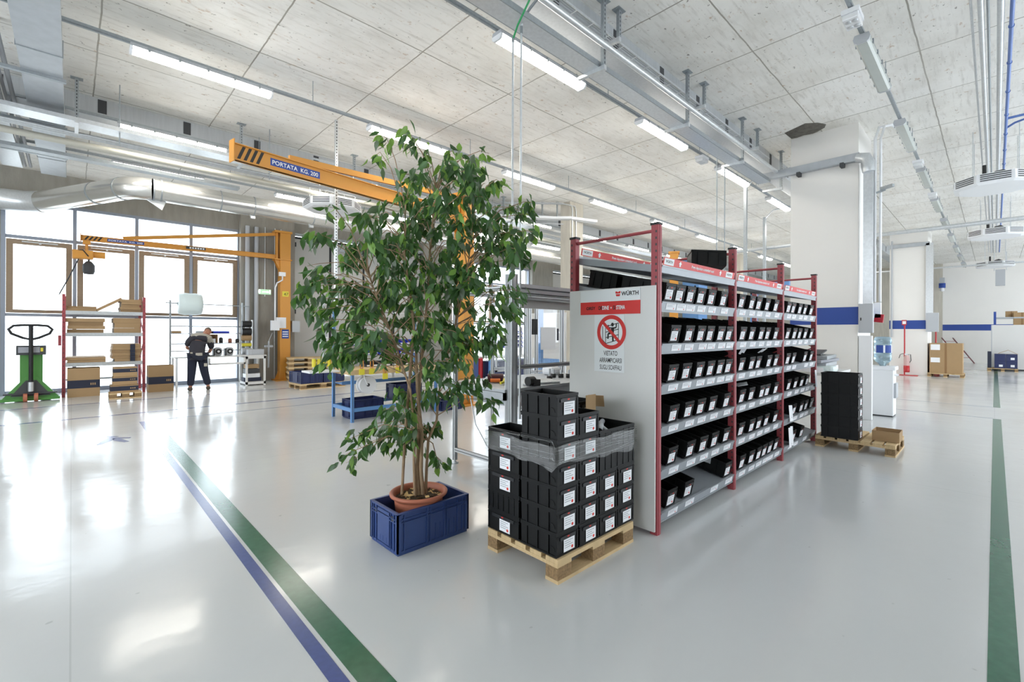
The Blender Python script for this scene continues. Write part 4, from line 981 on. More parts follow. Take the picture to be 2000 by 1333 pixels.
for (a, z, ra, rz) in BL:
    spread = .5*math.sqrt(max(.05, 1-min(1, abs(a)/.95)**2)) if z > 1.2 else .22
    nsub = max(1, int(round(ra*rz*(190 if ra > .14 else 150))))
    for q in range(nsub):
        th = TR.uniform(0, 2*PI); rr = math.sqrt(TR.random())*.8
        ca, cz = a+ra*rr*math.cos(th), z+rz*rr*math.sin(th)*.9+.015
        cd = TR.uniform(-spread, spread)
        c = TP(ca, cd, cz)
        nb = min(nodes, key=lambda n_: (n_-c).length*TR.uniform(.8,1.35) + max(0, n_.z-c.z+.1)*1.5)
        mid = nb.lerp(c, .55) + Vector((0,0,.08*(nb-c).length+.03)); out = (c-nb); out.z *= .3
        if out.length < .02: out = LAT.copy()
        out.normalize(); tip = c + out*.08 - Vector((0,0,.03))
        br.tube([nb, mid, c, tip], [.0042,.0034,.0025,.0013], 0, 5, False)
        nl = TR.randint(10, 15)
        for k in range(nl):
            t = k/(nl-1); base = c.lerp(tip, t*1.1-.15) if t > .4 else mid.lerp(c, .55+t*1.1)
            base = base + Vector((TR.gauss(0,.026), TR.gauss(0,.026), TR.gauss(0,.03)))
            dv = out*TR.uniform(.0,.55) + Vector((TR.gauss(0,.42), TR.gauss(0,.42), -TR.uniform(.5,1.3)))
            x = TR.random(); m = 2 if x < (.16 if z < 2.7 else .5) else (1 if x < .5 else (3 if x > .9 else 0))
            leaf(base, dv, TR.uniform(.072,.112), TR.uniform(.033,.046), m)
br.build('branches', M['bark'], fig); lf.build('foliage', LEAF, fig)
# ------------------------------------------------------------------ jib cranes
def crane(label, base, tip, wcol, ztop, zb, hb, ztie, sticker=True, tipcap=True):
    B = Vector((base[0], base[1], 0)); Tp = Vector((tip[0], tip[1], 0)); d = (Tp-B); Ln = d.length; a = math.atan2(d.y, d.x)
    t = thing('jib_crane', label, 'crane', tuple(B), a)     # local +X runs along the boom
    h = wcol/2
    MB().box(-h-.14, h+.14, -h-.14, h+.14, 0, .03).build('base_plate', M['orange'], t)
    gs = MB()
    for sx, sy in ((1,0),(-1,0),(0,1),(0,-1)):
        if sx: gs.prism([(sx*h, .03), (sx*(h+.12), .03), (sx*h, .3)], -.008, .008, 0, 'y')
        else: gs.prism([(sy*h, .03), (sy*(h+.12), .03), (sy*h, .3)], -.008, .008, 0, 'x')
    gs.build('gusset', M['orange'], t)
    MB().box(-h, h, -h, h, .03, ztop-.05).build('column', M['orange'], t, bev=.012)
    hd = MB(); hd.box(-h-.03, h+.16, -h-.04, h+.04, ztop-.06, ztop).box(-h-.03, h+.16, -h-.04, h+.04, zb-hb/2-.03, zb-hb/2)
    hd.box(h+.04, h+.10, -.06, .06, zb-hb/2, ztop-.03)
    for sy in (-1, 1): hd.prism([(h, zb-hb/2-.35), (h+.14, zb-hb/2-.03), (h, zb-hb/2-.03)], sy*.08-.006, sy*.08+.006, 0, 'y')
    hd.build('head_bracket', M['orange'], t)
    bm = MB(); w2 = .05
    bm.box(h+.1, Ln, -w2*.5, w2*.5, zb-hb/2, zb+hb/2); bm.box(h+.1, Ln, -w2, w2, zb-hb/2, zb-hb/2+.018).box(h+.1, Ln, -w2, w2, zb+hb/2-.016, zb+hb/2)
    bm.build('boom', M['orange'], t, bev=.004)
    MB().bar((h+.04, 0, ztie), (Ln*.83, 0, zb+hb/2+.02), .05, .09).build('tie_bar', M['orange'], t)
    MB().box(Ln, Ln+.012, -.075, .075, zb-hb/2-.03, zb+hb/2+.04).build('end_plate', M['orange'], t)
    # the face towards the camera is local +Y when the boom points to -X
    yf = w2*.5+.002
    st = MB()
    for k in range(4):
        x = Ln-.06-k*.08; st.add([(x-.055, yf, zb+hb*.40), (x-.095, yf, zb+hb*.40), (x-.025, yf, zb-hb*.40), (x+.015, yf, zb-hb*.40)], [(0,1,2,3)])
    st.build('hazard_stripe', M['ink'], t)
    L0 = .74 if hb > .18 else .72; x0 = Ln-.48
    pl = MB(); hh = hb*.36; pl.box(x0-L0, x0, yf-.002, yf, zb-hh/2-.012, zb+hh/2+.012, 0)
    pl.text('PORTATA  KG. 200', (x0-.02, yf+.0015, zb-hh*.38), (-1,0,0), (0,0,1), hh*1.05, 1, (L0-.04)/(hh*1.05*8.55), .02)
    pl.build('capacity_sign', [M['stripe_blue'], M['sign_white']], t)
    return t, Ln
c1, L1 = crane('large orange jib crane behind the fig tree with its boom reaching left', (5.93, 7.87), (1.53, 7.15), .30, 4.40, 3.95, .225, 4.33)
MB().cyl((.1,.12,3.3),(.1,.12,3.85), .06, n=14).build('slew_motor', M['orange'], c1)
c2, L2 = crane('smaller orange jib crane by the windows with a chain hoist at its tip', (4.74, 15.55), (.16, 15.78), .30, 4.62, 3.82, .135, 4.53)
MB().box(-.02, .26, .151, .156, 1.62, 1.95).build('notice_plate', M['paper'], c2)
b = MB(); b.box(-.1, .1, .151, .156, 1.30, 1.58, 0)
for k in range(3): b.quad((.08,.157,1.52-.07*k),(-.08,.157,1.52-.07*k),(-.08,.157,1.49-.07*k),(.08,.157,1.49-.07*k), 1)
b.build('notice_plate', [M['stripe_blue'], M['paper']], c2)
b = MB(); b.box(-.09, .09, .151, .155, 2.60, 2.76, 0); b.text('47', (.05, .1565, 2.63), (-1,0,0), (0,0,1), .13, 1); b.build('number_plate', [M['yellow'], M['ink']], c2)
MB().box(.02, .2, .15, .25, 3.22, 3.34).build('junction_box', M['white_plastic'], c2)
MB().tube([(.1,.2,3.22),(.1,.2,3.1),(.25,.2,3.0),(.3,.2,2.85),(.3,.19,1.6)], .022, n=8).build('conduit', M['white_plastic'], c2)
MB().box(.2,.42,.14,.3,1.55,1.85).build('switch_box', M['white_plastic'], c2); MB().box(-.42,-.2,-.1,.15,1.5,1.85).build('switch_box', M['grey_plastic'], c2)
st = MB(); st.box(L2*.5-.25, L2*.5+.2, .03, .032, 3.80, 3.87, 0)
for k in range(6): st.quad((L2*.5+.12-.06*k,.0325,3.815),(L2*.5+.08-.06*k,.0325,3.815),(L2*.5+.08-.06*k,.0325,3.855),(L2*.5+.12-.06*k,.0325,3.855), 1)
st.build('boom_sticker', [M['dark'], M['paper']], c2)
ho = thing('chain_hoist', 'orange electric chain hoist hanging from the tip of the smaller crane', 'hoist', (.24, 15.76, 3.2))
MB().box(-.24,.14,-.14,.14,.09,.30).build('motor_body', M['orange'], ho, bev=.02); MB().cyl((.1,0,.22),(.36,0,.22), .085, n=16).build('motor', M['orange'], ho)
MB().cyl((.02,0,.3),(.02,0,.56), .03, n=10).box(-.05,.09,-.09,.09,.46,.54).build('trolley', M['orange'], ho)
MB().lathe([(0,-.28),(.09,-.27),(.115,-.2),(.115,-.05),(.07,.02),(.04,.05),(0,.05)], (.06,0,0), n=14).build('chain_bag', M['dark'], ho)
MB().cyl((.06,0,.04),(.06,0,.12), .02, n=8).build('chain', M['black'], ho)
MB().tube([(-.1,-.1,.12),(-.18,-.12,.28),(-.05,-.15,.3),(.05,-.15,.15)], .012, n=6).tube([(-.12,0,.1),(-.3,.05,-.4),(-.46,.1,-.8)], .012, n=6).build('cable', M['black'], ho)

# ------------------------------------------------------------------ pallet jack with a scale
j = thing('pallet_jack', 'green pallet jack with a weighing scale parked in front of the left window', 'pallet jack', (-.62, 14.55, 0))
fk = MB()
for sx in (-1, 1): fk.box(sx*.2-.08, sx*.2+.08, .15, 1.2, .06, .11)
fk.box(-.30,.30,.1,.22,.06,.13); fk.build('fork', M['green_paint'], j)
bd = MB(); bd.add([(-.44,-.06,.05),(.44,-.06,.05),(.09,.02,.52),(-.09,.02,.52),(-.44,.10,.05),(.44,.10,.05),(.09,.08,.52),(-.09,.08,.52)], [(0,3,2,1)[::-1],(4,5,6,7),(0,4,7,3),(1,2,6,5),(3,7,6,2),(0,1,5,4)])
bd.build('chassis', M['green_paint'], j)
MB().add([(-.30,-.064,.12),(.30,-.064,.12),(.08,.004,.45),(-.08,.004,.45)], [(0,1,2,3)]).box(-.40,.40,-.1,.0,.16,.19).build('chassis_cover', M['dark'], j)
MB().box(-.44,.44,-.1,.14,.02,.08).build('bumper', M['green_paint'], j)
for sx in (-1, 1):
    MB().cyl((sx*.08-.03,-.12,.09),(sx*.08+.03,-.12,.09), .09, n=18).build('wheel', M['terracotta'], j)
MB().box(-.17,.17,.02,.14,.3,1.0).build('scale_stand', M['green_paint'], j)
sc = MB(); sc.box(-.22,.22,-.06,.1,1.0,1.2); sc.build('scale_display', M['dark'], j)
dsp = MB().box(-.19,-.02,-.063,-.06,1.05,1.17, 0).box(.03,.13,-.063,-.06,1.05,1.17, 0).box(.14,.18,-.063,-.06,1.07,1.15, 1); dsp.build('display_panel', [M['paper_grey'], M['yellow']], j)
MB().tube([(0,-.09,.2),(0,-.13,1.3),(0,-.16,1.62)], .035, n=8).build('drawbar', M['ink'], j)
MB().cyl((0,-.10,.22),(0,-.10,.42), .045, n=12).build('pump', M['galv'], j)
hp = [(0,-.14,1.33),(.12,-.15,1.37),(.28,-.16,1.46),(.32,-.17,1.55),(.25,-.175,1.625),(.1,-.18,1.64),(-.1,-.18,1.64),(-.25,-.175,1.625),(-.32,-.17,1.55),(-.28,-.16,1.46),(-.12,-.15,1.37)]
MB().tube(hp, .026, 0, 8, False, True).build('handle', M['ink'], j)
MB().tube([(0,-.17,1.56),(.1,-.18,1.55),(.2,-.18,1.53)], .006, n=5).build('lever', M['ink'], j)

# ------------------------------------------------------------------ red shelf rack with flat cardboard
r = thing('storage_rack', 'red shelf rack with stacked flat cardboard in front of the windows', 'rack', (-.13, 14.86, 0))
for x in (0, 1.42):
    for y in (0, 1.0):
        p = MB().box(x-.028, x+.028, y-.03, y+.03, 0, 2.36)
        for k in range(22): p.box(x-.005, x+.005, y-.032, y-.03, .1+k*.1, .13+k*.1, 1)
        p.build('post', [M['red'], M['dark']], r)
    q = MB().bar((x,0,.2),(x,1,.7), .025, .012).bar((x,1,.8),(x,0,1.3), .025, .012).bar((x,0,1.4),(x,1,1.9), .025, .012).bar((x,0,2.25),(x,1,2.25), .03, .02); q.build('brace', M['red'], r)
for z in (.78, 1.475, 1.985): MB().box(.03, 1.39, -.03, 1.03, z-.035, z).box(.03,1.39,-.035,-.02,z-.085,z).build('shelf', M['galv'], r)
MB().box(.03,1.39,.98,1.0,.3,.34).build('rear_bar', M['galv_dark'], r)
MB().box(-.09,-.035,-.05,.05,1.18,1.42).build('document_holder', M['red'], r)
def boards(x0, x1, y0, y1, z, n, th, label, group, top=None, band=None, jit=.02):
    """n flat cardboard blanks stacked on z, each a thing of its own"""
    for k in range(n):
        j1, j2 = RN.uniform(-jit, jit), RN.uniform(-jit, jit)
        m = MB().box(x0+j1, x1+j2, y0+RN.uniform(-jit,jit), y1, z+k*th, z+(k+1)*th-.003, 0)
        m.box(x0+j1+.004, x1+j2-.004, y0+.01, y1-.01, z+k*th+.4*th, z+k*th+.45*th, 1)
        mm = [M['cardboard'], M['cardboard_in']]
        if band: m.box(x0+(x1-x0)*band[0], x0+(x1-x0)*band[1], y0-jit-.002, y1, z+k*th+.001, z+(k+1)*th-.004, 2); mm.append(M['navy_band'])
        if top and k == n-1: m.box(x0+j1, x1+j2, y0-.005, y1, z+(k+1)*th-.003, z+(k+1)*th, 0); mm[0] = M['cardboard']
        o = m.build('cardboard_blank', mm, world=True, loc=((x0+x1)/2, (y0+y1)/2, z+k*th))
        tag(o, label % (ORD[k] if n > 1 else ''), 'cardboard', group)
bx_ = -.13
boards(bx_+.05, bx_+.56, 14.9, 15.7, 1.985, 2, .055, '%s flat blank from the bottom at the left end of the top shelf', 'blanks on the top shelf, left', True)
boards(bx_+.98, bx_+1.355, 14.9, 15.7, 1.985, 5, .062, '%s flat blank from the bottom at the right end of the top shelf', 'blanks on the top shelf, right', True)
o = MB().bar((bx_+.55,15.2,2.01),(bx_+1.0,15.2,2.31), .6, .06).build('cardboard_blank', M['cardboard'], world=True, loc=(bx_+.75,15.2,2.1)); tag(o, 'flat blank leaning slanted against the pile on the top shelf', 'cardboard')
boards(bx_+.05, bx_+.68, 14.9, 15.7, 1.475, 4, .085, '%s flat blank from the bottom, left pile of the second shelf', 'blanks on the second shelf, left', True, None, .03)
boards(bx_+.86, bx_+1.355, 14.9, 15.7, 1.475, 3, .12, '%s wrapped carton from the bottom, right pile of the second shelf', 'cartons on the second shelf, right', True, None, .015)
boards(bx_+.05, bx_+.72, 14.88, 15.8, .78, 2, .06, '%s pale flat blank from the bottom, left on the third shelf', 'blanks on the third shelf, left', True)
boards(bx_+.85, bx_+1.35, 14.88, 15.7, .78, 6, .07, '%s wavy blank from the bottom, right pile of the third shelf', 'blanks on the third shelf, right', True, (.62,.80), .03)
def carton(label, x0, x1, y0, y1, z0, z1, band=(.3,.58), open_top=True):
    t = thing('carton', label, 'carton', ((x0+x1)/2, (y0+y1)/2, z0)); w_, d_ = x1-x0, y1-y0; h_ = z1-z0
    m = MB(); open_box(m, w_, d_, h_, .006); m.v = [v - Vector((0, d_/2, 0)) for v in m.v]
    if not open_top: m.box(-w_/2, w_/2, -d_/2, d_/2, h_-.004, h_)
    m.build('carton_body', M['cardboard'], t)
    if band:
        n = MB(); e = .0015; a, b_ = h_*band[0], h_*band[1]
        n.box(-w_/2-e, w_/2+e, -d_/2-e, -d_/2, a, b_, 0).box(-w_/2-e, -w_/2, -d_/2, d_/2, a, b_, 0).box(w_/2, w_/2+e, -d_/2, d_/2, a, b_, 0)
        for k in range(3):
            xx = w_*.2+k*.035; n.box(xx, xx+.022, -d_/2-e*1.6, -d_/2-e, a+(b_-a)*.35, a+(b_-a)*.62, 1)
        n.build('printed_band', [M['navy_band'], M['cardboard']], t)
    if open_top:
        MB().bar((-w_/2+.01,-d_/2,h_), (-w_/2+.01,d_/2,h_), .012, .004).build('rim', M['cardboard_in'], t)
    return t
carton('large carton with a dark printed band standing under the red shelf rack', -.07, .48, 14.72, 15.15, 0, .66)
carton('large carton with a dark band on the floor beside the bench leg', 1.36, 1.86, 14.62, 15.05, 0, .65)
pallet('pallet', 'little wooden pallet under the small cartons at the red shelf rack', (.60, 13.72, 0), .56, .45, .13)
carton('lowest wide carton with taped dark band on the little pallet', .62, 1.10, 13.76, 14.15, .132, .30, (.25,.85), False)
carton('middle small carton with a dark band on the little pallet', .66, 1.08, 13.78, 14.12, .302, .49, (.45,.85), False)
carton('topmost small carton with a dark band and white label on the little pallet', .67, 1.08, 13.78, 14.12, .492, .70, (.45,.85), False)

# ------------------------------------------------------------------ packing bench by the window
bn = thing('packing_bench', 'white packing bench with rods and shelves by the windows', 'workbench', (1.89, 14.6, 0))
MB().box(-.02, 2.1, 0, .72, .82, .85).build('worktop', M['panel_white'], bn)
for x, y in ((.03,.04),(.03,.68)): MB().box(x-.022, x+.022, y-.022, y+.022, .0, .82).build('leg', M['white_plastic'], bn)
cbn = MB()
for a, b_ in (((1.58,0),(1.63,.05)),((2.03,0),(2.08,.05)),((1.58,.65),(1.63,.7)),((2.03,.65),(2.08,.7))): cbn.box(a[0], b_[0], a[1], b_[1], 0, .82)
cbn.box(1.58,2.08,0,.05,.03,.10).box(1.58,2.08,0,.05,.75,.82).box(1.58,2.08,.65,.7,.03,.1).box(1.58,1.63,0,.7,.03,.1).box(2.03,2.08,0,.7,.03,.1).box(1.6,2.06,.02,.68,.08,.1)
cbn.build('side_frame', M['panel_white'], bn)
MB().box(.72,1.56,-.05,.05,.62,.66).box(.70,.74,-.05,.5,.62,.8).box(1.52,1.56,-.05,.5,.62,.8).box(.72,1.56,.0,.5,.62,.64).build('drawer_tray', M['panel_white'], bn)
for x in (-.02, 1.66): MB().box(x-.02, x+.02, .72, .76, .6, 2.35).build('upright', M['galv_dark'], bn)
MB().cyl((-.12,.74,2.27),(1.85,.74,2.25), .014, n=8).build('roll_rod', M['galv_dark'], bn)
MB().cyl((-.02,.74,1.65),(1.66,.74,1.65), .014, n=8).build('rod', M['galv_dark'], bn)
MB().cyl((-.02,.74,.98),(1.66,.74,.98), .012, n=8).build('rod', M['galv_dark'], bn)
MB().box(-.02,1.7,.62,.92,1.44,1.465).build('shelf', M['galv_flat'], bn); MB().box(-.02,1.7,.62,.92,1.165,1.19).build('shelf', M['galv_flat'], bn)
o = MB().lathe([(.05,-.27),(.22,-.27),(.275,-.25),(.30,-.12),(.29,0),(.30,.12),(.275,.25),(.22,.27),(.05,.27)], n=26).build('bubble_wrap_roll', M['bubble'], loc=(2.30, 15.34, 2.255)); o.rotation_euler = (0, PI/2, 0); tag(o, 'fat translucent roll of bubble wrap on the rod above the bench', 'bubble wrap')
for i, x in enumerate((2.86, 3.13)):
    t = thing('tape_machine', ['round tape dispenser on the bench nearer the man', 'round tape dispenser on the bench nearer the side frame'][i], 'machine', (x, 14.85, .85), 0, 'two dispensers on the bench')
    MB().box(-.095,.095,-.05,.15,.0,.23).build('case', M['grey_plastic'], t, bev=.06); MB().cyl((0,-.065,.12),(0,-.045,.12), .07, n=18).build('dial', M['black'], t); MB().cyl((0,-.072,.12),(0,-.064,.12), .03, n=12).build('hub', M['paper'], t); MB().box(-.11,-.085,-.03,.16,0,.2).build('side_cover', M['black'], t)
for i, (x, m, h_, lab) in enumerate([(3.02,'dark',.16,'dark jar on the middle bench shelf, left of two'), (3.24,'terracotta',.13,'reddish jar on the middle bench shelf, right of two'), (3.42,'dark',.11,'squat dark tin at the end of the middle bench shelf')]):
    t = thing('jar', lab, 'jar', (x, 15.34, 1.19)); MB().lathe([(0,0),(.05,0),(.052,h_*.8),(.03,h_*.9),(0,h_*.9)], n=14).build('glass_body', M[m], t); MB().cyl((0,0,h_*.85),(0,0,h_), .04, n=12).build('lid', M['black'], t)
t = thing('document_box', 'dark open box with leaflets on the middle bench shelf behind the man', 'box', (2.66, 15.36, 1.19)); MB().box(-.28,.26,.1,.13,0,.24).box(.24,.27,-.12,.13,0,.24).box(-.28,.26,-.12,.13,.22,.24).build('case', M['cardboard_in'], t); MB().box(-.27,.22,-.08,.08,0,.12).build('leaflet', M['paper'], t)
for i, (x, w_, m, lab) in enumerate([(2.0,.1,'cardboard','tiny box at the left end of the upper bench shelf'), (2.95,.26,'bin_blue','blue tray on the upper bench shelf'), (2.62,.2,'galv_flat','grey flat parts on the upper bench shelf behind the head')]):
    o = MB().box(-w_, w_, -.1, .1, 0, .06).build('tray', M[m], loc=(x, 15.36, 1.465)); tag(o, lab, 'tray')
o = MB().box(-.16,.2,-.14,.14,0,.02).box(-.1,.1,-.1,.1,.02,.05).build('work_piece', M['dark'], loc=(2.55, 14.86, .85)); tag(o, 'dark parts lying under the hands of the man on the bench', 'parts')
t = thing('tape_tower', 'upright stand holding several tape reels at the end of the bench', 'stand', (3.62, 15.1, .85))
MB().box(.1,.14,-.02,.02,0,1.0).build('post', M['galv'], t)
for k, (z, m, rr) in enumerate(((.88,'black',.09),(.66,'black',.1),(.48,'cardboard',.08),(.28,'yellow',.05),(.1,'grey_plastic',.09))):
    MB().cyl((-.14,0,z),(.1,0,z), rr, n=14).build('reel', M[m], t)
o = MB().box(-.2,.2,-.15,.15,0,.16).box(-.1,.1,-.17,-.15,.03,.13).build('printer', M['grey_plastic'], loc=(3.75, 14.85, .85)); tag(o, 'grey label printer on the bench over the side frame', 'printer')
for i, (z, w_, m, lab) in enumerate([(.1,.22,'navy_band','dark blue box on the bottom board of the bench side frame'), (.21,.18,'paper','white box stacked in the bench side frame'), (.34,.17,'dark','dark box stacked in the bench side frame'), (.47,.16,'cardboard','brown box topmost in the bench side frame')]):
    o = MB().box(-w_, w_, -.15, .15, 0, .11).build('small_box', M[m], loc=(3.68, 14.9, z)); tag(o, lab, 'box', 'boxes in the bench side frame')
o = MB().box(.0,.04,0,.04,0,.8).bar((.02,.02,.8),(.12,.02,1.05), .012, .012).box(-.09,.13,-.02,.06,.62,.68).build('clamp_stand', M['galv_flat'], loc=(4.25, 15.4, .42)); tag(o, 'small clamp stand with yellow grips before the concrete pier', 'stand')
o['kind'] = 'thing'
ex = thing('exit_sign', 'green and white emergency exit sign on the concrete pier', 'sign', (4.24, 15.80, 2.74))
MB().box(-.2,.2,0,.05,-.08,.08).build('case', M['white_plastic'], ex)
e = MB(); e.box(-.195,.195,-.006,0,-.075,.075,0)
def fl2(pts): e.add([(x,-.0065,z) for x, z in pts], [tuple(range(len(pts)))], 1)
fl2([(-.05,.015),(.08,.015),(.08,.04),(.13,0),(.08,-.04),(.08,-.015),(-.05,-.015)]); fl2([(-.16,-.05),(-.10,-.05),(-.10,.06),(-.16,.06)]); fl2([(.14,-.04),(.18,-.04),(.18,.05),(.14,.05)])
e.build('pictogram', [M['exit_green'], M['exit_white']], ex)

# ------------------------------------------------------------------ the man bending over the bench
man = thing('person', 'man in dark shirt with pale grey shoulders and navy trousers bending over the packing bench', 'person', (2.30, 14.28, 0))
def skin_obj(name, verts, edges, radii, mats, parent, sub=2, root=0, mfun=None):
    import bmesh
    bme = bmesh.new(); ly = bme.verts.layers.skin.verify(); vv = [bme.verts.new(p) for p in verts]
    for a, b_ in edges: bme.edges.new((vv[a], vv[b_]))
    for i, r_ in enumerate(radii): vv[i][ly].radius = r_ if isinstance(r_, tuple) else (r_, r_); vv[i][ly].use_root = (i == root)
    me = bpy.data.meshes.new(name); bme.to_mesh(me); bme.free()
    o = bpy.data.objects.new(name, me); COL.objects.link(o)
    s = o.modifiers.new('skin', 'SKIN'); s.use_smooth_shade = True; ss = o.modifiers.new('sub', 'SUBSURF'); ss.levels = sub; ss.render_levels = sub
    dg = bpy.context.evaluated_depsgraph_get(); m2 = bpy.data.meshes.new_from_object(o.evaluated_get(dg))
    bpy.data.objects.remove(o); o = bpy.data.objects.new(name, m2); COL.objects.link(o); o.parent = parent
    m2.materials.clear()
    for k in mats: m2.materials.append(k)
    for p in m2.polygons:
        p.use_smooth = True
        if mfun: p.material_index = mfun(p.center)
    return o
# joints in metres, local +Y towards the window, +X to the right of the photo
V = [(0,0,.96),(0.01,.10,1.10),(.06,.20,1.24),(.13,.30,1.36),(.20,.38,1.44),(.25,.45,1.47),(.30,.52,1.50),
     (-.03,.27,1.37),(-.16,.22,1.25),(-.16,.42,1.08),(.10,.52,.96),
     (.29,.27,1.32),(.36,.33,1.12),(.35,.46,.97),(.30,.58,.92),
     (-.10,.0,.88),(-.12,.0,.48),(-.14,.03,.09),(.10,.02,.88),(.15,.0,.48),(.24,.02,.09),
     (-.15,-.10,.045),(.26,-.12,.045)]
E_ = [(0,1),(1,2),(2,3),(3,4),(4,5),(5,6),(3,7),(7,8),(8,9),(9,10),(3,11),(11,12),(12,13),(13,14),(0,15),(15,16),(16,17),(0,18),(18,19),(19,20)]
E_ += [(17,21),(20,22)]
R_ = [(.12,.09),(.11,.08),(.11,.08),(.09,.07),.05,.045,.05,.04,.042,.04,.026,.04,.042,.04,.026,.07,.05,.04,.07,.05,.04,.022,.022]
V[21] = (-.15,.14,.04); V[22] = (.27,.13,.04)
skin_obj('body', V, E_, R_, [M['skin']], man)
hv = [(.26,.46,1.47),(.29,.50,1.51),(.34,.56,1.52)]
hd = MB(); hd.lathe([(0,-.10),(.04,-.095),(.062,-.06),(.076,0),(.078,.05),(.06,.095),(.03,.112),(0,.115)], n=18)
Mh = Matrix.Translation((.31,.53,1.50)) @ Matrix.Rotation(-.5, 4, 'Z') @ Matrix.Rotation(-1.0, 4, 'X'); hd.v = [Mh @ Vector((p.x, p.y*1.2, p.z)) for p in hd.v]
for sx in (-1, 1): hd.lathe([(0,-.03),(.016,-.01),(.018,.012),(0,.03)], tuple(Mh @ Vector((sx*.08,-.01,0))), 0, 8)
hd.lathe([(0,-.022),(.013,-.01),(0,.02)], tuple(Mh @ Vector((0,.1,-.0))), 0, 8)
hd.build('head', M['skin'], man)
hr = MB(); hr.lathe([(.079,-.0),(.082,.04),(.066,.098),(.032,.118),(0,.121)], n=18); hr.v = [Mh @ Vector((p.x, p.y*1.2-.012, p.z)) for p in hr.v]; hr.build('hair', mat('short_grey_hair', '#6f6459', .9), man)
VS = [V[0],V[1],V[2],V[3],(.19,.37,1.42), V[7],V[8],(-.165,.33,1.15), V[11],V[12],(.36,.38,1.06), (0,0,.93)]
ES = [(0,1),(1,2),(2,3),(3,4),(3,5),(5,6),(6,7),(3,8),(8,9),(9,10),(0,11)]
RS = [(.185,.15),(.178,.142),(.188,.145),(.172,.13),.075,.105,.08,.062,.105,.08,.064,(.185,.15)]
def shirt_m(c): return 1 if (c.z > 1.40 or (c.x > .24 and c.z > 1.22)) else 0
skin_obj('shirt', VS, ES, RS, [M['shirt'], M['shirt_light']], man, mfun=shirt_m)
VT = [(0,0,.97), V[15],V[16],(V[17][0],V[17][1],.12), V[18],V[19],(V[20][0],V[20][1],.12)]
skin_obj('trousers', VT, [(0,1),(1,2),(2,3),(0,4),(4,5),(5,6)], [(.18,.15),.125,.098,.078,.125,.098,.078], [M['trouser']], man)
for sx, p in ((-1, V[21]), (1, V[22])):
    q = V[17] if sx < 0 else V[20]
    skin_obj('shoe', [(q[0], q[1]-.06, .045), (q[0], q[1]+.06, .05), (p[0], p[1]+.03, .038)], [(0,1),(1,2)], [.055,.058,.05], [M['shoe']], man, 1)
for i, (hx, hy, hz, s) in enumerate(((.13,.55,.945,-1), (.29,.61,.905,1))):
    k = MB()
    k.lathe([(0,-.04),(.03,-.03),(.036,0),(.032,.03),(0,.045)], (hx,hy,hz), 0, 10, True, 1, .6)
    for f in range(4): k.tube([(hx-.027+f*.018, hy+.01, hz-.01), (hx-.029+f*.019, hy+.04+.006*(f in (1,2)), hz-.025), (hx-.029+f*.019, hy+.055+.006*(f in (1,2)), hz-.05)], [.009,.0085,.007], 0, 6)
    k.tube([(hx-s*.03, hy-.01, hz-.0), (hx-s*.05, hy+.015, hz-.02), (hx-s*.045, hy+.035, hz-.035)], [.011,.01,.008], 0, 6); k.build('hand', M['skin'], man)
MB().box(-.06,.08,-.150,-.14,.90,.97).box(.12,.19,-.135,-.12,.62,.70).box(-.17,-.12,-.13,-.115,.93,.99).build('pocket', M['shirt_light'], man)

# ------------------------------------------------------------------ stacked pallets and navy crates by the door
for k in range(5): pallet('pallet', 'wooden pallet beside the smaller crane column, %s from the bottom of the stack' % ORD[k], (4.62, 14.72, .144*k), 1.2, .8, .144, math.radians(-11+RN.uniform(-1,1)), 'pallet stack by the crane column')
pallet('pallet', 'wooden pallet carrying two navy crates in front of the pallet stack', (4.26, 12.62, 0), 1.2, .8, .144, math.radians(3))
for i, dx in enumerate((.0, .60)):
    crate('crate', ['navy crate on the pallet by the door, left of the pair', 'navy crate on the pallet by the door, right of the pair'][i], [M['crate_navy']], .58, .78, .30, (4.27+dx, 12.66+dx*.05, .146), math.radians(3), 'navy crates by the door')

# ------------------------------------------------------------------ blue profile workbench behind the tree
wb = thing('workbench', 'pale blue profile workbench with a wooden top behind the fig tree', 'workbench', (3.38, 7.575, 0))
PR = .045
def prof_post(x, y, z1, z0=0):
    m = MB().box(x-PR/2, x+PR/2, y-PR/2, y+PR/2, z0, z1)
    for d_ in (-1, 1): m.box(x-.004, x+.004, y+d_*(PR/2)-.001, y+d_*(PR/2)+.001, z0+.01, z1-.01, 1)
    return m.build('leg', [M['bench_blue'], M['alu_dark']], wb)
LXB = 1.66
for x, y in ((0,0),(LXB,0),(0,.78),(LXB,.78)): prof_post(x, y, .84 if not (x == 0 and y) else 1.98)
for y in (0, .78): MB().box(.03, LXB-.03, y-.02, y+.02, .175, .235).build('rail', M['bench_blue'], wb)
for x in (0, LXB): MB().box(x-.02, x+.02, .03, .75, .175, .235).build('rail', M['bench_blue'], wb)
MB().box(.03, LXB-.03, .5, .76, .60, .62).box(.03,LXB-.03,.49,.5,.59,.65).build('shelf', M['bench_blue'], wb)
MB().box(-.05, LXB+.05, -.04, .82, .80, .885).build('worktop', M['wood'], wb)
MB().box(-.55, .0, .4, .78, .83, .86).build('side_tray', M['white_plastic'], wb)
for z in (1.10, 1.28, 1.9): MB().cyl((0,.78,z),(LXB,.78,z), .012, n=8).build('bin_rail', M['galv'], wb)
MB().box(LXB-.02,LXB+.02,.76,.8,.84,1.98).build('leg', M['bench_blue'], wb)
t = thing('strap_reel', 'white reel of strapping hanging in the blue workbench', 'reel', (3.72, 7.72, .60))
MB().cyl((0,-.03,0),(0,.0,0), .155, n=30).cyl((0,.1,0),(0,.13,0), .155, n=30).build('flange', M['white_plastic'], t); MB().cyl((0,0,0),(0,.1,0), .12, n=24).build('strap', M['paper'], t)
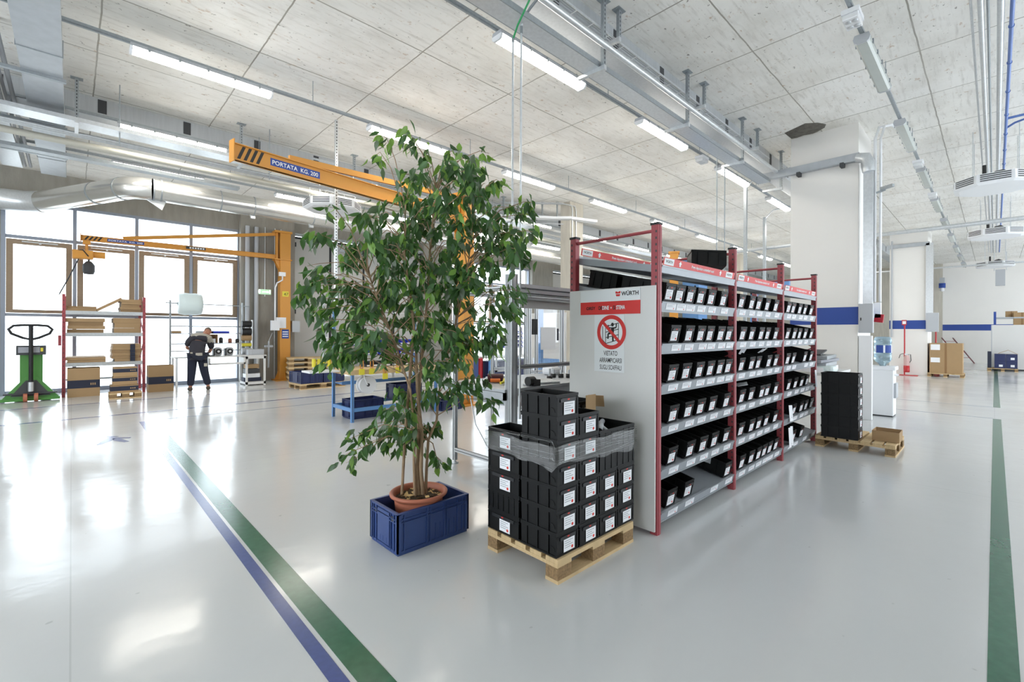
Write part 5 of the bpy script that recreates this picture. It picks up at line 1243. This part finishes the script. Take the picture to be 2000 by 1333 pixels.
MB().bar((-.02,-.04,.0),(-.12,-.04,.24), .03, .01).build('holder', M['white_plastic'], t); MB().cyl((0,-.034,0),(0,-.03,0), .03, n=12).build('hub', M['dark'], t)
for k in range(2): crate('crate', ['lower navy crate standing on the floor inside the blue workbench', 'upper navy crate stacked inside the blue workbench'][k], [M['crate_navy']], .6, .4, .165, (3.47, 7.80, .17*k), 0, 'navy crates in the blue workbench')
crate('crate', 'navy crate standing on the lower rail at the middle of the blue workbench', [M['crate_navy']], .55, .4, .3, (4.35, 7.85, .24))
crate('crate', 'navy crate on the floor past the right end of the blue workbench', [M['crate_navy']], .5, .4, .2, (5.09, 7.45, 0))
def scoop(x, y, z, lab, m, group, s=1.0):
    o = MB(); w_, d_, h_ = .1*s, .16*s, .08*s
    o.add([(-w_/2,0,0),(w_/2,0,0),(w_/2,d_,0),(-w_/2,d_,0),(-w_/2,0,h_*.45),(w_/2,0,h_*.45),(w_/2,d_*.3,h_*.55),(-w_/2,d_*.3,h_*.55),(w_/2,d_*.45,h_),(-w_/2,d_*.45,h_),(w_/2,d_,h_),(-w_/2,d_,h_)],
          [(3,2,1,0),(0,1,5,4),(1,2,10,8,6,5),(3,0,4,7,9,11),(2,3,11,10)])
    o.box(-w_*.3, w_*.3, -.002, 0, h_*.1, h_*.38, 1)
    q = o.build('scoop_bin', [M[m], M['paper']], loc=(x, y, z)); tag(q, lab, 'bin', group)
    return q
for rz, zz in ((0, 1.10), (1, 1.28)):
    for k in range(11): scoop(3.55+k*.14, 8.2, zz, 'bright blue scoop bin, %s from the left on the %s rail of the blue workbench' % (ORD[k], ['lower', 'upper'][rz]), 'bin_blue', 'scoop bins on the blue workbench', 1.25)
for k in range(8): scoop(3.9+k*.13, 8.05, .886, 'dark green scoop bin, %s from the left on the wooden top' % ORD[k], 'dark', 'dark bins on the wooden top', 1.2)
for k in range(5):
    t = thing('screwdriver', 'yellow sleeve with a tool, %s from the end of the white side tray' % ORD[k], 'tool', (2.98+k*.085, 8.2, .86), 0, 'yellow sleeves on the side tray'); MB().cyl((0,0,.06),(0,0,.20), .034, n=12).build('handle', M['yellow'], t); MB().cyl((0,0,0),(0,0,.06), .02, n=10).build('socket', M['grey_plastic'], t)
for k, (x, z) in enumerate(((3.52,.80),(3.70,.80),(3.95,.70),(4.2,.79))):
    t = thing('pliers', 'orange handled tool in a yellow holder, %s along the front of the wooden top' % ORD[k], 'tool', (x, 7.52, z), 0, 'tools in yellow holders')
    MB().box(-.045,.045,-.012,.012,0,.10).build('holder', M['yellow'], t)
    for sx in (-1, 1): MB().tube([(sx*.008,0,.09),(sx*.03,0,.15),(sx*.022,0,.24)], .009, n=6).build('handle', M['orange'], t)
t = thing('control_box', 'white intercom like control box beside the blue post', 'control box', (3.22, 8.35, 1.24)); MB().box(-.07,.05,-.04,.04,0,.36).build('case', M['white_plastic'], t); MB().box(-.03,.0,-.03,.03,.36,.9).build('mount', M['grey_plastic'], t); MB().box(-.04,.03,-.043,-.04,.2,.32).build('screen', M['grey_plastic'], t)
MB().box(-.03,.0,-.03,.03,-.36,.0).build('mount', M['grey_plastic'], t)
# ------------------------------------------------------------------ aluminium profile workstation behind the black boxes
ws = thing('profile_workstation', 'aluminium profile workstation with steel worktop between the tree and the rack', 'workstation', (3.22, 3.48, 0))
def prof(a, b, w_, name='profile', par=ws):
    m = MB().bar(a, b, w_, w_, 0); A, B = Vector(a), Vector(b); d = (B-A).normalized()
    u = Vector((0,0,1)) if abs(d.z) < .9 else Vector((0,1,0)); r_ = d.cross(u).normalized(); u = r_.cross(d)
    for v in (r_, -r_, u, -u):
        m.bar(A+v*(w_/2)+d*.002, B+v*(w_/2)-d*.002, w_*.16, w_*.16, 1)
    return m.build(name, [M['alu'], M['alu_dark']], par)
prof((0,.955,.04), (0,.955,2.0), .045, 'post'); MB().lathe([(0,0),(.04,0),(.042,.012),(.014,.02),(.012,.05),(0,.05)], (0,.955,0), n=16).build('foot', M['galv'], ws)
b_ = MB().box(-.035,.055,-.05,.05,.04,2.14, 0)
for y in (-.03,-.01,.01,.03): b_.box(-.037,-.034,y-.003,y+.003,.05,2.13, 1)
for x in (-.015,.035): b_.box(x-.003,x+.003,-.052,-.049,.05,2.13, 1)
b_.build('post', [M['alu'], M['alu_dark']], ws); MB().lathe([(0,0),(.05,0),(.05,.012),(.014,.02),(.012,.05),(0,.05)], (.01,0,0), n=16).build('foot', M['galv'], ws)
for x, y in ((1.9,0),(1.9,.955)): prof((x,y,.0),(x,y,2.14), .045, 'post')
for a, b2 in (((.02,0,2.0),(1.9,0,2.0)),((.02,.955,2.0),(1.9,.955,2.0)),((0,.0,2.0),(0,.955,2.0)),((1.9,0,2.0),(1.9,.955,2.0))): prof(a, b2, .09 if a[1] == 0 and b2[1] == 0 else .045, 'top_beam')
MB().cyl((.06,-.0,1.915),(1.9,0,1.915), .03, n=12).build('light_tube', M['alu'], ws); MB().box(.05,1.9,.02,.05,1.80,1.885).build('valance', M['panel_white'], ws)
prof((.05,-.03,1.18),(1.9,-.03,1.18), .04, 'mid_rail'); prof((0,.05,.165),(0,.93,.165), .045, 'low_rail')
MB().box(-.06,1.88,.02,1.1,.915,.95).box(-.06,1.88,.02,.05,.84,.92).box(-.06,-.03,.02,1.1,.84,.92).build('worktop', M['galv_flat'], ws)
MB().box(.15,1.7,.1,.8,.74,.84).build('drawer_case', M['galv_dark'], ws)
for x, y in ((.85,.3),(1.6,.8)):
    MB().cyl((x,y,.0),(x,y,.06), .012, n=8).cyl((x,y-.012,.05),(x,y+.012,.05), .05, n=16).build('castor', M['crate_blue'], ws)
for i, (y, z1) in enumerate(((.32,1.86),(.62,1.86))):
    pass
# light framed glass door swung open behind the worktop
gd = thing('glass_guard', 'white framed clear guard panel hanging open behind the worktop', 'guard panel', (5.42, 6.25, .82))
MB().box(0,.03,-.01,.01,0,.85).box(.45,.48,-.01,.01,0,.85).box(0,.48,-.01,.01,0,.03).box(0,.48,-.01,.01,.82,.85).build('frame', M['white_plastic'], gd); MB().box(.03,.45,-.003,.003,.03,.82).build('pane', M['acrylic'], gd)
gm = MB().box(.47,.5,-.02,.02,-.84,1.1); gm.build('mounting_post', M['alu'], gd)
# clear-walled machine enclosure standing behind
en = thing('machine_enclosure', 'aluminium framed clear enclosure standing behind the steel worktop', 'enclosure', (5.22, 5.2, 0))
for x, y in ((0,0),(.16,0),(.8,0),(0,.9),(.8,.9)): prof((x,y,0),(x,y,2.05), .045, 'post', en)
for z in (.9, 2.0): prof((0,0,z),(.8,0,z), .04, 'cross_bar', en); prof((0,.9,z),(.8,.9,z), .04, 'cross_bar', en)
for x in (.07, .14): MB().box(x-.02, x+.02, -.03,.0,1.5,1.75).build('handle', M['black'], en)
MB().box(.2,.78,.0,.004,.92,1.98).build('pane', M['acrylic'], en); MB().box(0,.8,.9,.904,.92,1.98).build('pane', M['acrylic'], en)
MB().box(.26,.62,-.006,-.002,1.25,1.62).build('notice', M['paper'], en); MB().box(.66,.70,-.006,-.002,1.4,1.6).build('notice', M['navy_band'], en)
MB().box(.0,.8,.0,.9,.70,.74).build('base_plate', M['galv_flat'], en)
# things on the steel worktop
TZ = .951
t = thing('power_tool', 'dark red cylindrical grinder with orange handle on the steel worktop', 'power tool', (3.56, 4.12, TZ)); MB().cyl((-.06,.06,.05),(.08,-.06,.05), .05, n=16).build('body', mat('maroon', '#4a2226', .4), t)
MB().cyl((-.1,-.04,.03),(-.02,-.12,.03), .022, n=10).build('handle', mat('bright_orange', '#e0702a', .4), t); MB().cyl((.08,-.06,.05),(.12,-.09,.05), .04, n=14).build('nose', M['galv'], t)
for i, (x, y, r_) in enumerate(((3.90,3.66,.10),(4.06,3.78,.10),(3.78,3.74,.085),(4.02,3.60,.075),(3.66,3.64,.075))):
    o = MB().lathe([(.03,0),(r_,0),(r_,.022),(r_*.9,.028),(r_*.75,.012),(.03,.012),(.03,0)], n=24).build('chuck_disc', M['galv'], loc=(x, y, TZ)); tag(o, 'shiny metal disc on the steel worktop, %s from the camera end of the cluster' % ORD[i], 'metal disc', 'metal discs on the worktop')
t = thing('motor_block', 'black motor block on the steel worktop beside the thick post', 'motor', (3.60, 3.56, TZ)); MB().cyl((-.05,0,.055),(.04,0,.055), .05, n=16).build('body', M['black'], t); MB().box(.0,.1,-.05,.05,0,.07).build('mount', M['dark'], t)
for i, (x, y, h_) in enumerate(((4.22,3.85,.14),(4.48,4.02,.11),(4.55,3.95,.10),(4.62,3.88,.10))):
    t = thing('toolholder', 'black and steel toolholder standing on the worktop, %s from the camera' % ORD[i], 'toolholder', (x, y, TZ), 0, 'toolholders on the worktop'); MB().lathe([(0,0),(.035,0),(.035,.05),(0,.05)], n=12).build('body', M['black'], t); MB().cyl((0,0,.05),(0,0,h_), .014, n=8).build('shank', M['galv'], t)
t = thing('spindle', 'small steel spindle standing on the left end of the steel worktop', 'spindle', (3.32, 3.98, TZ)); MB().lathe([(0,0),(.025,0),(.02,.04),(.012,.05),(.012,.09),(0,.09)], n=12).build('body', M['galv'], t)
t = thing('yellow_grip', 'yellow angled grip lying next to the orange handle', 'tool', (3.47, 3.86, TZ)); MB().tube([(-.05,0,.02),(0,.0,.03),(.05,.05,.05),(.07,.02,.02)], .016, n=8).build('grip', M['yellow'], t)
o = MB().box(-.1,.1,-.1,.1,0,.12).build('white_sack', M['paper'], loc=(4.75, 4.3, TZ), bev=.04); tag(o, 'crumpled white sack at the back of the steel worktop', 'sack')
o = MB().tube([(3.25,4.2,.84),(3.26,4.1,.5),(3.3,3.95,.28),(3.36,3.75,.14),(3.5,3.5,.1)], .007, n=6).build('air_hose', M['white_plastic'], world=True, loc=(3.3,4,.5)); tag(o, 'white hose drooping from under the steel worktop', 'hose')

# ------------------------------------------------------------------ assembly bench with blue bins near the far windows
fb_ = thing('assembly_bench', 'far assembly bench with rows of blue bins in front of the windows', 'workbench', (9.3, 11.0, 0))
MB().box(0,3.8,0,.8,.70,.74).build('worktop', M['panel_white'], fb_)
for x in (.04, 1.9, 3.76):
    for y in (.05,.75): MB().box(x-.03,x+.03,y-.03,y+.03,0,.7).build('leg', M['bench_blue'], fb_)
MB().box(.1,1.8,.1,.7,.05,.6).build('cabinet', M['crate_navy'], fb_); MB().box(2.0,3.7,.1,.7,.05,.6).build('cabinet', M['bench_blue'], fb_)
for x in (.45, 2.1): MB().box(x-.02,x+.02,.72,.76,.74,1.7).build('upright', M['alu'], fb_)
for z in (1.0,1.14,1.30,1.46): MB().box(.45,2.1,.6,.78,z-.012,z).build('rail', M['galv'], fb_)
for rz, z in enumerate((1.0, 1.14, 1.30, 1.46)):
    for k in range(10): scoop(9.85+k*.155, 11.58, z, 'blue bin on the far assembly bench, %s from the left, %s row from the bottom' % (ORD[k], ORD[rz]), 'bin_blue', 'blue bins on the far assembly bench', 1.4)
for i, (x, m, lab) in enumerate([(9.55,'cardboard','brown roll standing at the left end of the far assembly bench'), (10.3,'yellow','yellow bottle on the far assembly bench'), (10.6,'fire_red','red bottle on the far assembly bench'), (12.2,'yellow','yellow can at the right of the far assembly bench')]):
    t = thing('bottle', lab, 'bottle', (x, 11.2, .74)); MB().lathe([(0,0),(.07,0),(.07,.16),(.03,.2),(.03,.22),(0,.22)], n=12).build('body', M[m], t); MB().cyl((0,0,.22),(0,0,.25), .032, n=10).build('cap', M['dark'], t)
t = thing('drill_press', 'grey machine with hoses standing left of the far assembly bench', 'machine', (8.9, 11.4, 0)); MB().box(-.15,.15,-.15,.15,0,.8).build('cabinet', M['crate_blue'], t); MB().box(-.06,.06,-.06,.06,.8,1.4).build('column', M['grey_plastic'], t); MB().box(-.1,.1,-.2,.1,1.0,1.2).build('drill_head', M['dark'], t)
MB().cyl((.3,0,0),(.3,0,.7), .12, n=14).build('bottle', M['fire_red'], t)
t = thing('standing_panel', 'white standing notice panel with papers behind the enclosure', 'panel', (8.2, 7.0, 0)); MB().box(0,.05,0,1.1,.9,2.0).build('board', M['panel_white'], t); MB().box(0,.05,0,.05,0,.9).box(0,.05,1.05,1.1,0,.9).build('leg', M['alu'], t)
t = thing('bench_profile', 'pale blue upright profile behind the enclosure', 'post', (6.9, 6.55, 0)); MB().box(-.04,.04,-.04,.04,0,2.0).build('upright', M['bench_blue'], t); MB().box(-.15,.15,-.15,.15,0,.02).build('foot', M['bench_blue'], t)
# another crane column and a blue machine seen through the rack
c3, L3 = crane('orange jib crane column seen through the top of the red rack', (15.3, 8.0), (19.0, 9.95), .30, 4.40, 3.95, .2, 4.33)
t = thing('blue_cabinet', 'tall pale blue machine cabinet beside the orange column behind the rack', 'machine', (15.75, 7.3, 0)); MB().box(0,.7,0,.6,.0,4.2).build('case', M['bench_blue'], t); MB().box(-.004,0,.05,.55,2.2,4.1).build('cabinet_door', M['bench_blue'], t); MB().box(-.03,-.004,.1,.14,3.0,3.2).build('handle', M['black'], t)
for i, (x, y) in enumerate(((13.6, 5.3), (16.2, 5.6))):
    t = thing('blue_stand', ['pale blue frame seen between the second and third rack posts', 'farther pale blue frame seen past the middle of the rack'][i], 'frame', (x, y, 0)); MB().box(-.09,.09,-.09,.09,0,3.0).build('post', M['bench_blue'], t); MB().box(-.09,.09,-1.5,.09,2.8,2.95).build('crossbar', M['bench_blue'], t)
for i, (x, y, w_, h_) in enumerate(((7.2,4.6,1.3,1.75),(9.6,4.4,1.4,1.7))):
    t = thing('blue_bench', ['pale blue bench with back panel behind the first bay of the rack', 'pale blue bench with back panel behind the farther bays of the rack'][i], 'workbench', (x, y, 0)); MB().box(0,w_,0,.7,.82,.86).build('worktop', M['wood'], t)
    for a in (.04,w_-.04):
        for q in (.04,.66): MB().box(a-.03,a+.03,q-.03,q+.03,0,.82).build('leg', M['bench_blue'], t)
    MB().box(0,w_,.64,.7,.86,h_).build('back_panel', M['bench_blue'], t)

# ------------------------------------------------------------------ right side: pallet of black boxes, cooler, extinguisher, far cartons
pallet('pallet', 'wooden pallet with the tall black box stack past the end of the red rack', (7.29, .86, 0), .80, .86, .15)
bigp = thing('stacking_box', 'x', 'box', (0,0,-5), 0, 'black boxes on the pallet past the rack'); bin_parts(.29, .42, .146, bigp, True, 3, True, .11, .09, .03)
for l in range(6):
    lab = 'black box in the tall stack past the end of the rack, %s from the bottom' % ORD[l]; p_ = (7.405, 1.235, .152+.1435*l)
    if bigp.location.z < -1: bigp.location = p_; bigp['label'] = lab
    else: dup(bigp, p_, 0, lab)
t = thing('carton', 'open brown carton on the pallet in front of the black box stack', 'carton', (7.62, .98, .152)); m = MB(); open_box(m, .30, .28, .13, .005); m.v = [v - Vector((0,.14,0)) for v in m.v]; m.build('carton_body', M['cardboard'], t); t.rotation_euler = (0,0,0)
# low table with stacked parts behind the black stack
t = thing('side_table', 'white low table behind the tall black box stack', 'table', (8.35, 1.75, 0)); MB().box(0,1.3,0,1.0,.88,.92).build('table_top', M['panel_white'], t)
for x in (.05,1.25):
    for y in (.05,.95): MB().box(x-.03,x+.03,y-.03,y+.03,0,.88).build('leg', M['white_plastic'], t)
for i, (z, h_, m, dx, lab) in enumerate([(.92,.08,'paper',0,'white folder at the bottom of the pile behind the black stack'), (1.0,.07,'galv_flat',.03,'grey tray second in the pile behind the black stack'), (1.07,.05,'paper_grey',-.02,'grey folder third in the pile behind the black stack'), (1.12,.06,'galv_dark',.04,'dark tray near the top of the pile behind the black stack')]):
    o = MB().box(-.5,.5,-.36,.36,0,h_-.004).build('folder', M[m], loc=(8.95+dx, 2.25, z), bev=.006); o.rotation_euler = (0,0,dx*2); tag(o, lab, 'folder', 'pile behind the black stack')
o = MB().bar((-.4,.0,.01),(.45,.1,.06), .5, .02).build('folder', M['dark'], loc=(8.95, 2.2, 1.185)); tag(o, 'dark tilted sheet on top of the pile behind the black stack', 'folder')
o = MB().box(-.16,.16,-.2,.2,0,.10).build('plastic_bag', M['bubble'], loc=(8.62, 1.95, .925), bev=.04); tag(o, 'clear plastic bag at the front of the pile behind the black stack', 'bag')
# water cooler
wc = thing('water_cooler', 'white water cooler standing beside the near white column', 'water cooler', (10.76, 1.30, 0))
MB().box(0,.36,0,.36,.02,.86).build('cabinet', M['white_plastic'], wc, bev=.012); MB().box(-.006,.37,-.03,.37,.86,.93).build('top_cover', M['paper'], wc, bev=.01); MB().box(.02,.34,.01,.35,0,.02).build('base', M['dark'], wc)
MB().box(.05,.31,-.035,0,.35,.62).build('drip_tray', M['grey_plastic'], wc)
for x in (.1,.26): MB().cyl((x,-.05,.76),(x,0,.78), .016, n=8).build('tap', M['white_plastic'], wc)
bo = thing('water_bottle', 'large bluish water bottle standing on the water cooler', 'bottle', (10.94, 1.48, .93))
MB().lathe([(0,.0),(.05,.0),(.06,.03),(.12,.09),(.137,.13),(.137,.2),(.131,.21),(.131,.22),(.137,.23),(.137,.30),(.131,.31),(.131,.32),(.137,.33),(.137,.40),(.131,.41),(.131,.42),(.137,.43),(.137,.50),(.12,.545),(0,.55)], n=28).build('bottle_body', M['water'], bo)
lb = MB(); n = 14
for k in range(n):
    a0, a1 = PI*.72+k*PI*.95/n, PI*.72+(k+1)*PI*.95/n; r_ = .1385
    lb.quad((r_*math.cos(a0),r_*math.sin(a0),.25),(r_*math.cos(a1),r_*math.sin(a1),.25),(r_*math.cos(a1),r_*math.sin(a1),.39),(r_*math.cos(a0),r_*math.sin(a0),.39), 0 if k % 5 else 1)
lb.build('bottle_label', [M['stripe_blue'], M['paper']], bo)
o = MB().tube([(10.73,1.62,.1),(10.68,1.7,.14),(10.7,1.78,.06),(10.6,1.7,.012),(10.45,1.66,.012)], .008, n=6).build('electric_cable', M['black'], world=True, loc=(10.6,1.68,.05)); tag(o, 'black cord curling behind the water cooler', 'cord')
# fire extinguisher on its stand
fe = thing('fire_extinguisher', 'wheeled red extinguisher on a red pole stand before the far column', 'extinguisher', (21.85, 2.28, 0))
MB().cyl((0,.04,0),(0,.04,1.95), .022, n=10).box(-.16,.16,-.34,.26,0,.02).build('stand', M['fire_red'], fe)
MB().lathe([(0,.12),(.085,.12),(.09,.16),(.09,.36),(0,.36)], (0,-.02,0), n=18).build('holder', M['fire_red'], fe); MB().lathe([(.088,.36),(.088,.62),(.06,.72),(.03,.74),(0,.74)], (0,-.02,0), n=18).build('cylinder', mat('extinguisher_label', '#c9a7a4', .4), fe)
MB().tube([(0,0,.76),(0,.08,.80),(0,.16,.76),(0,.2,.62)], .010, n=6).tube([(0,-.05,.76),(0,-.13,.77),(0,-.145,.55),(0,-.1,.46)], .010, n=6).build('hose', M['black'], fe); MB().box(-.02,.02,-.06,.04,.74,.8).build('valve', M['galv'], fe)
e2 = MB().box(-.02,-.015,-.02,.12,1.84,2.03, 0).box(-.022,-.02,.0,.10,1.88,1.99, 1); e2.build('sign', [M['fire_red'], M['paper']], fe)
o = MB().cyl((0,0,1.4),(0,0,5.0), .03, n=8).build('hanging_pipe', M['grey_plastic'], loc=(22.02, 2.72, 0)); tag(o, 'grey conduit on the left edge of the far white column', 'pipe')
t = thing('hanging_cable_tray', 'steel riser tray down the corner of the far white column', 'cable tray', (22.0, 1.55, 2.0)); MB().box(0,.1,0,.2,0,2.8).build('riser', M['galv'], t); MB().box(.0,.1,.1,1.3,2.72,2.85).build('tray_body', M['galv_flat'], t)
t = thing('electrical_box', 'grey electrical cabinet on the corner of the far white column', 'cabinet', (21.98, 1.40, 1.6)); MB().box(0,.12,0,.34,0,.68).build('case', M['grey_plastic'], t); MB().box(-.006,0,.03,.31,.04,.64).build('cabinet_door', M['grey_plastic'], t)
o = MB().cyl((0,0,0),(0,0,2.0), .025, n=8).box(-.02,.12,-.1,.1,0,.7).build('red_stand', M['fire_red'], loc=(23.2, 1.55, .0)); tag(o, 'red post behind the big carton at the far column', 'post')
# big carton on a pallet
pallet('pallet', 'wooden pallet under the big brown carton by the far column', (21.95, .74, 0), .95, .95, .13)
bc = thing('carton', 'big brown carton with two white labels on a pallet by the far column', 'carton', (22.0, .78, .132))
MB().box(0,.9,0,.86,0,1.06).build('carton_body', M['cardboard'], bc); MB().box(-.003,0,.58,.83,.82,1.02).build('white_label', M['paper'], bc); MB().box(-.003,0,.58,.83,.38,.55).build('white_label', M['paper'], bc); MB().box(-.002,0,.40,.46,0,1.06).build('tape', M['cardboard_in'], bc)
# ladder leaning at the end wall
ld = thing('ladder', 'small dark red steps leaning at the end wall behind the big carton', 'ladder', (33.2, 1.3, 0))
for y in (-.22,.22): MB().bar((0,y-.35,0),(.6,y+.5,1.3), .05, .03).build('rail', mat('dark_red_steel', '#6a3a3c', .5), ld)
for k in range(4): MB().bar((.12+k*.13,-.4+k*.19,.28+k*.28),(.12+k*.13,.05+k*.19,.28+k*.28), .05, .02).build('rung', M['red'], ld)
# far right: white partition, shelf with cartons, blue boxes on a pallet
pt = thing('divider_panel', 'tall white partition panel at the far right', 'partition', (28.0, -4.0, 0)); MB().box(0,.06,0,4.08,.06,1.91).build('panel', M['panel_white'], pt); MB().box(.01,.05,0,4.08,0,.06).build('plinth', M['dark'], pt); MB().box(.0,.06,4.08,4.11,.0,1.91).build('edge', M['grey_plastic'], pt)
rk = thing('pallet_rack', 'blue post rack behind the white partition carrying cartons', 'rack', (28.9, -3.5, 0))
for y in (0,3.5): MB().box(-.05,.05,y-.04,y+.04,0,2.5).build('post', M['stripe_blue'], rk); MB().box(.9,1.0,y-.04,y+.04,0,2.5).build('post', M['stripe_blue'], rk)
for z in (1.9, 2.26): MB().box(-.03,1.0,.04,3.46,z-.06,z).build('shelf', M['galv_flat'], rk)
for i, (y, z, w_, h_, lab) in enumerate([(-.56,1.92,.5,.55,'pale brown carton standing in front on the shelf above the partition'), (-.32,2.27,.36,.26,'brown carton on the top shelf above the partition, left one'), (-.9,2.27,.5,.26,'brown carton on the top shelf above the partition, right one')]):
    t = thing('carton', lab, 'carton', (28.9+(.0 if i == 0 else .2), y-w_, 1.901 if i == 0 else 2.261), 0, 'cartons above the partition'); MB().box(0,.4,0,w_,.0,h_).build('carton_body', M['cardboard'], t); MB().box(-.003,0,w_*.45,w_*.55,.0,h_).build('tape', M['cardboard_in'], t)
pallet('pallet', 'wooden pallet under the dark blue boxes at the white partition', (26.95, -.66, 0), .8, .86, .13)
for r_ in range(2):
    for c_ in range(2):
        t = thing('stacking_box', 'dark blue box on the pallet at the white partition, %s %s' % (['lower', 'upper'][r_], ['right', 'left'][c_]), 'box', (27.0, -.64+c_*.33, .132+r_*.29), 0, 'dark blue boxes at the partition')
        MB().box(0,.6,0,.32,0,.285).box(-.006,0,0,.32,.255,.285).box(-.006,0,0,.32,0,.02).build('body', M['crate_navy'], t)
        if not (r_ and c_): MB().box(-.004,0,.08,.19,.06,.15).build('label_card', M['paper'], t)
t = thing('cardboard_piece', 'loose folded cardboard lying on the dark blue boxes', 'cardboard', (27.2, -.4, .712)); MB().bar((0,-.25,.0),(0,.02,.16), .3, .01).bar((0,.02,.16),(0,.3,.02), .3, .01).build('sheet', M['cardboard'], t)
t = thing('dark_crate_stack', 'narrow dark stack on a pallet at the left edge of the partition', 'box', (27.0, .12, 0)); MB().box(0,.6,-.02,.09,.13,.8).build('case', M['navy_band'], t); MB().box(0,.6,-.02,.1,0,.13).build('foot', M['wood'], t)
